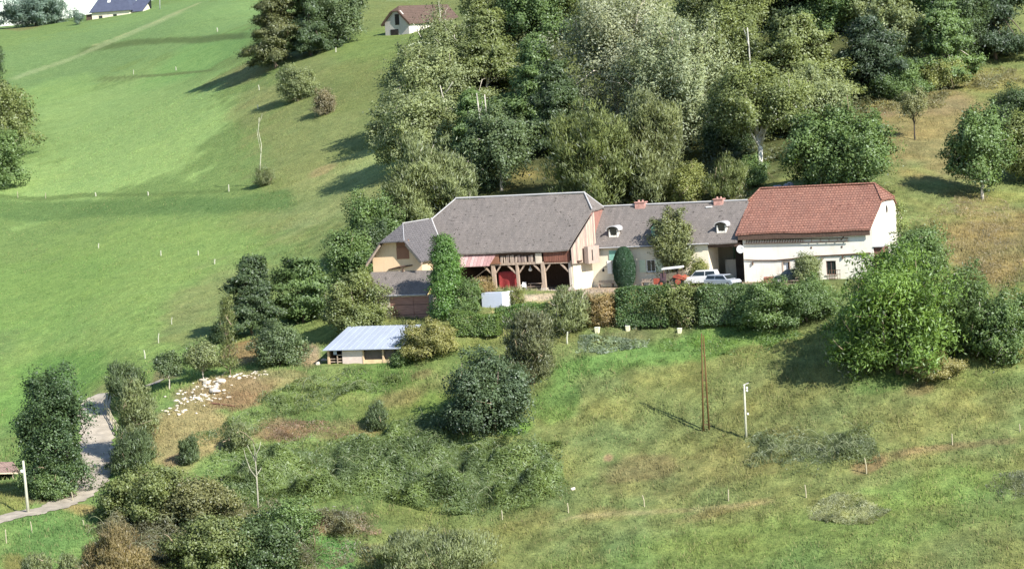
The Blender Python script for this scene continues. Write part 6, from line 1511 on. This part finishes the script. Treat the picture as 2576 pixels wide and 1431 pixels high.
cover([(1400, 495), (1700, 500), (1990, 478), (2240, 478), (2260, 500), (1990, 500), (1700, 522), (1400, 520)], 1.0, (.10, .105, .05), 'bank_undergrowth', 'scrub on the bank behind the roofs', 14000, .4, .14, 13, .5, 20, 2.4)
cover([(2280, 560), (2420, 470), (2576, 540), (2600, 760), (2420, 690), (2300, 640)], .28, (.165, .145, .085), 'dry_grass', 'dry tawny grass on the slope right of the red roof', 16000, .4, .06, 14, 1.2, 0, 3)
cover([(110, 1230), (150, 1215), (205, 1222), (190, 1248), (120, 1262)], .5, (.13, .10, .085), 'cut_undergrowth', 'brown cut twigs heaped on the verge below the dense tree', 3500, .45, .05, 15, .4, 20, 1.5)

for pix, h_, col_, lab, n_, sd_ in (([(2030, 1285), (2070, 1245), (2130, 1225), (2190, 1250), (2250, 1290), (2200, 1318), (2090, 1322)], 0.7, (.165, .19, .105), 'grey green heap of cut brush lying on the lower grass', 16000, 31),
                                    ([(2480, 1225), (2530, 1195), (2600, 1185), (2620, 1240), (2540, 1255)], 0.9, (.085, .105, .058), 'dark heap of cut brush at the right edge', 9000, 32)):
    o = cover(pix, h_, col_, 'brush_heap', lab, n_, .42, .06, sd_, .7, 0, 2.2); del o['kind']; tag(o, lab, 'brush heap', LOW)
def grass(n, a0, a1, y0, y1, hmin, hmax, wmin, wmax, label, seed, skip_yard=True, keep=.9):
    r = np.random.default_rng(seed)
    y = np.sqrt(r.random(n)*(y1*y1-y0*y0)+y0*y0); az = r.uniform(a0, a1, n); x = az*y
    X = (x-FO[0])*AX[0]+(y-FO[1])*AX[1]; Y = (x-FO[0])*BY[0]+(y-FO[1])*BY[1]
    k = ~((X > -22) & (X < 36) & (Y > -7.0) & (Y < 14)); k &= (np.hypot(x-_flats[1][0], y-_flats[1][1]) > 5.5)
    k &= r.random(n) < np.clip(.6+fbm(x, y, 2.2, 3)*1.3, .08, 1)
    d2 = np.min((x[:, None]-_rc[None, ::4, 0])**2+(y[:, None]-_rc[None, ::4, 1])**2, 1); k &= d2 > 6
    x, y = x[k], y[k]; n = len(x); z = zt(x, y)
    h = r.uniform(hmin, hmax, n)*(1+.5*fbm(x+9, y, 4, 2)); w = r.uniform(wmin, wmax, n); a = r.random(n)*6.28; l = r.normal(size=(n, 2))*.35
    c = ground_colour(x, y)*(r.uniform(.85, 1.6, n)[:, None])
    straw = r.random(n) < .16; c[straw] = c[straw]*.5+A((206, 194, 140))*.6
    b = np.stack([x, y, z-.03], -1); s = np.stack([np.cos(a)*w/2, np.sin(a)*w/2, 0*w], -1); t = b+np.stack([l[:, 0]*h, l[:, 1]*h, h], -1)
    co = np.stack([b-s, b+s, t], 1).reshape(-1, 3); me = bpy.data.meshes.new('grass')
    me.vertices.add(3*n); me.vertices.foreach_set('co', co.astype(np.float32).ravel()); me.loops.add(3*n); me.loops.foreach_set('vertex_index', np.arange(3*n, dtype=np.int32))
    me.polygons.add(n); me.polygons.foreach_set('loop_start', np.arange(0, 3*n, 3, dtype=np.int32)); me.polygons.foreach_set('loop_total', np.full(n, 3, np.int32)); me.update(calc_edges=True)
    at_ = me.attributes.new('cover', 'FLOAT_COLOR', 'POINT'); at_.data.foreach_set('color', np.concatenate([np.repeat(c, 3, 0), np.ones((3*n, 1))], 1).astype(np.float32).ravel())
    me.materials.append(MT['blade']); o = bpy.data.objects.new('grass', me); COL.objects.link(o); tag(o, label, kind='stuff')
def blade_mat():
    m, nt, b = new_mat('grass_blades'); L = nt.links; nt.nodes.remove(b); out = nt.nodes['Material Output']
    a = nn(nt, 'ShaderNodeAttribute'); a.attribute_name = 'cover'; df = nn(nt, 'ShaderNodeBsdfDiffuse'); tr = nn(nt, 'ShaderNodeBsdfTranslucent'); mx = nn(nt, 'ShaderNodeMixShader'); mx.inputs[0].default_value = .35
    up_ = nn(nt, 'ShaderNodeCombineXYZ'); up_.inputs['Z'].default_value = 1.0; up_.inputs['Y'].default_value = -.35
    ge = nn(nt, 'ShaderNodeNewGeometry'); ad = nn(nt, 'ShaderNodeVectorMath', operation='ADD'); L.new(ge.outputs['Normal'], ad.inputs[0]); L.new(up_.outputs[0], ad.inputs[1]); nm = nn(nt, 'ShaderNodeVectorMath', operation='NORMALIZE'); L.new(ad.outputs[0], nm.inputs[0]); L.new(nm.outputs[0], df.inputs['Normal'])
    L.new(a.outputs['Color'], df.inputs['Color']); L.new(a.outputs['Color'], tr.inputs['Color']); L.new(df.outputs[0], mx.inputs[1]); L.new(tr.outputs[0], mx.inputs[2]); L.new(mx.outputs[0], out.inputs['Surface']); return m
MT['blade'] = blade_mat()
grass(270000, -.225, .225, 262, 335, .20, .52, .05, .12, 'rough grass of the lower pasture', 21)
grass(70000, -.09, .01, 335, 480, .12, .30, .04, .09, 'rough grass on the middle slope left of the wood', 22)
grass(80000, -.19, -.07, 300, 520, .10, .22, .07, .16, 'short meadow grass on the left hillside', 24)
grass(40000, .10, .19, 318, 420, .18, .40, .04, .09, 'tawny grass on the dry slope', 23)
EXPOSURE=1.06

# ------------------------------------------------------------------ light
SUN_AZ = math.radians(40.0)     # from the camera's side towards the right
SUN_EL = math.radians(37.0)
sv = Vector((math.sin(SUN_AZ)*math.cos(SUN_EL), -math.cos(SUN_AZ)*math.cos(SUN_EL), math.sin(SUN_EL)))
ld = bpy.data.lights.new('sun', 'SUN'); ld.energy = 4.3; ld.angle = math.radians(.53); ld.color = (1, .95, .86)
lo = bpy.data.objects.new('sun', ld); COL.objects.link(lo)
lo.rotation_euler = sv.to_track_quat('Z', 'Y').to_euler(); lo.location = (0, 0, 200)
W = bpy.data.worlds.new('World'); SC.world = W; W.use_nodes = True
nt = W.node_tree
sky = nt.nodes.new('ShaderNodeTexSky'); sky.sky_type = 'NISHITA'; sky.sun_disc = False
sky.sun_elevation = SUN_EL; sky.sun_rotation = math.atan2(sv.x, sv.y)
sky.air_density = 1.0; sky.dust_density = .3; sky.ozone_density = 2.0; sky.altitude = 600
bg = nt.nodes['Background']; bg.inputs['Strength'].default_value = .098
nt.links.new(sky.outputs[0], bg.inputs['Color'])
SC.view_settings.view_transform = 'Standard'; SC.view_settings.look = 'None'
SC.view_settings.exposure = EXPOSURE; SC.view_settings.gamma = 1
SC.render.engine = 'CYCLES'
SC.cycles.max_bounces = 6; SC.cycles.diffuse_bounces = 3; SC.cycles.glossy_bounces = 2; SC.cycles.transmission_bounces = 3; SC.cycles.transparent_max_bounces = 4
SC.cycles.use_denoising = True
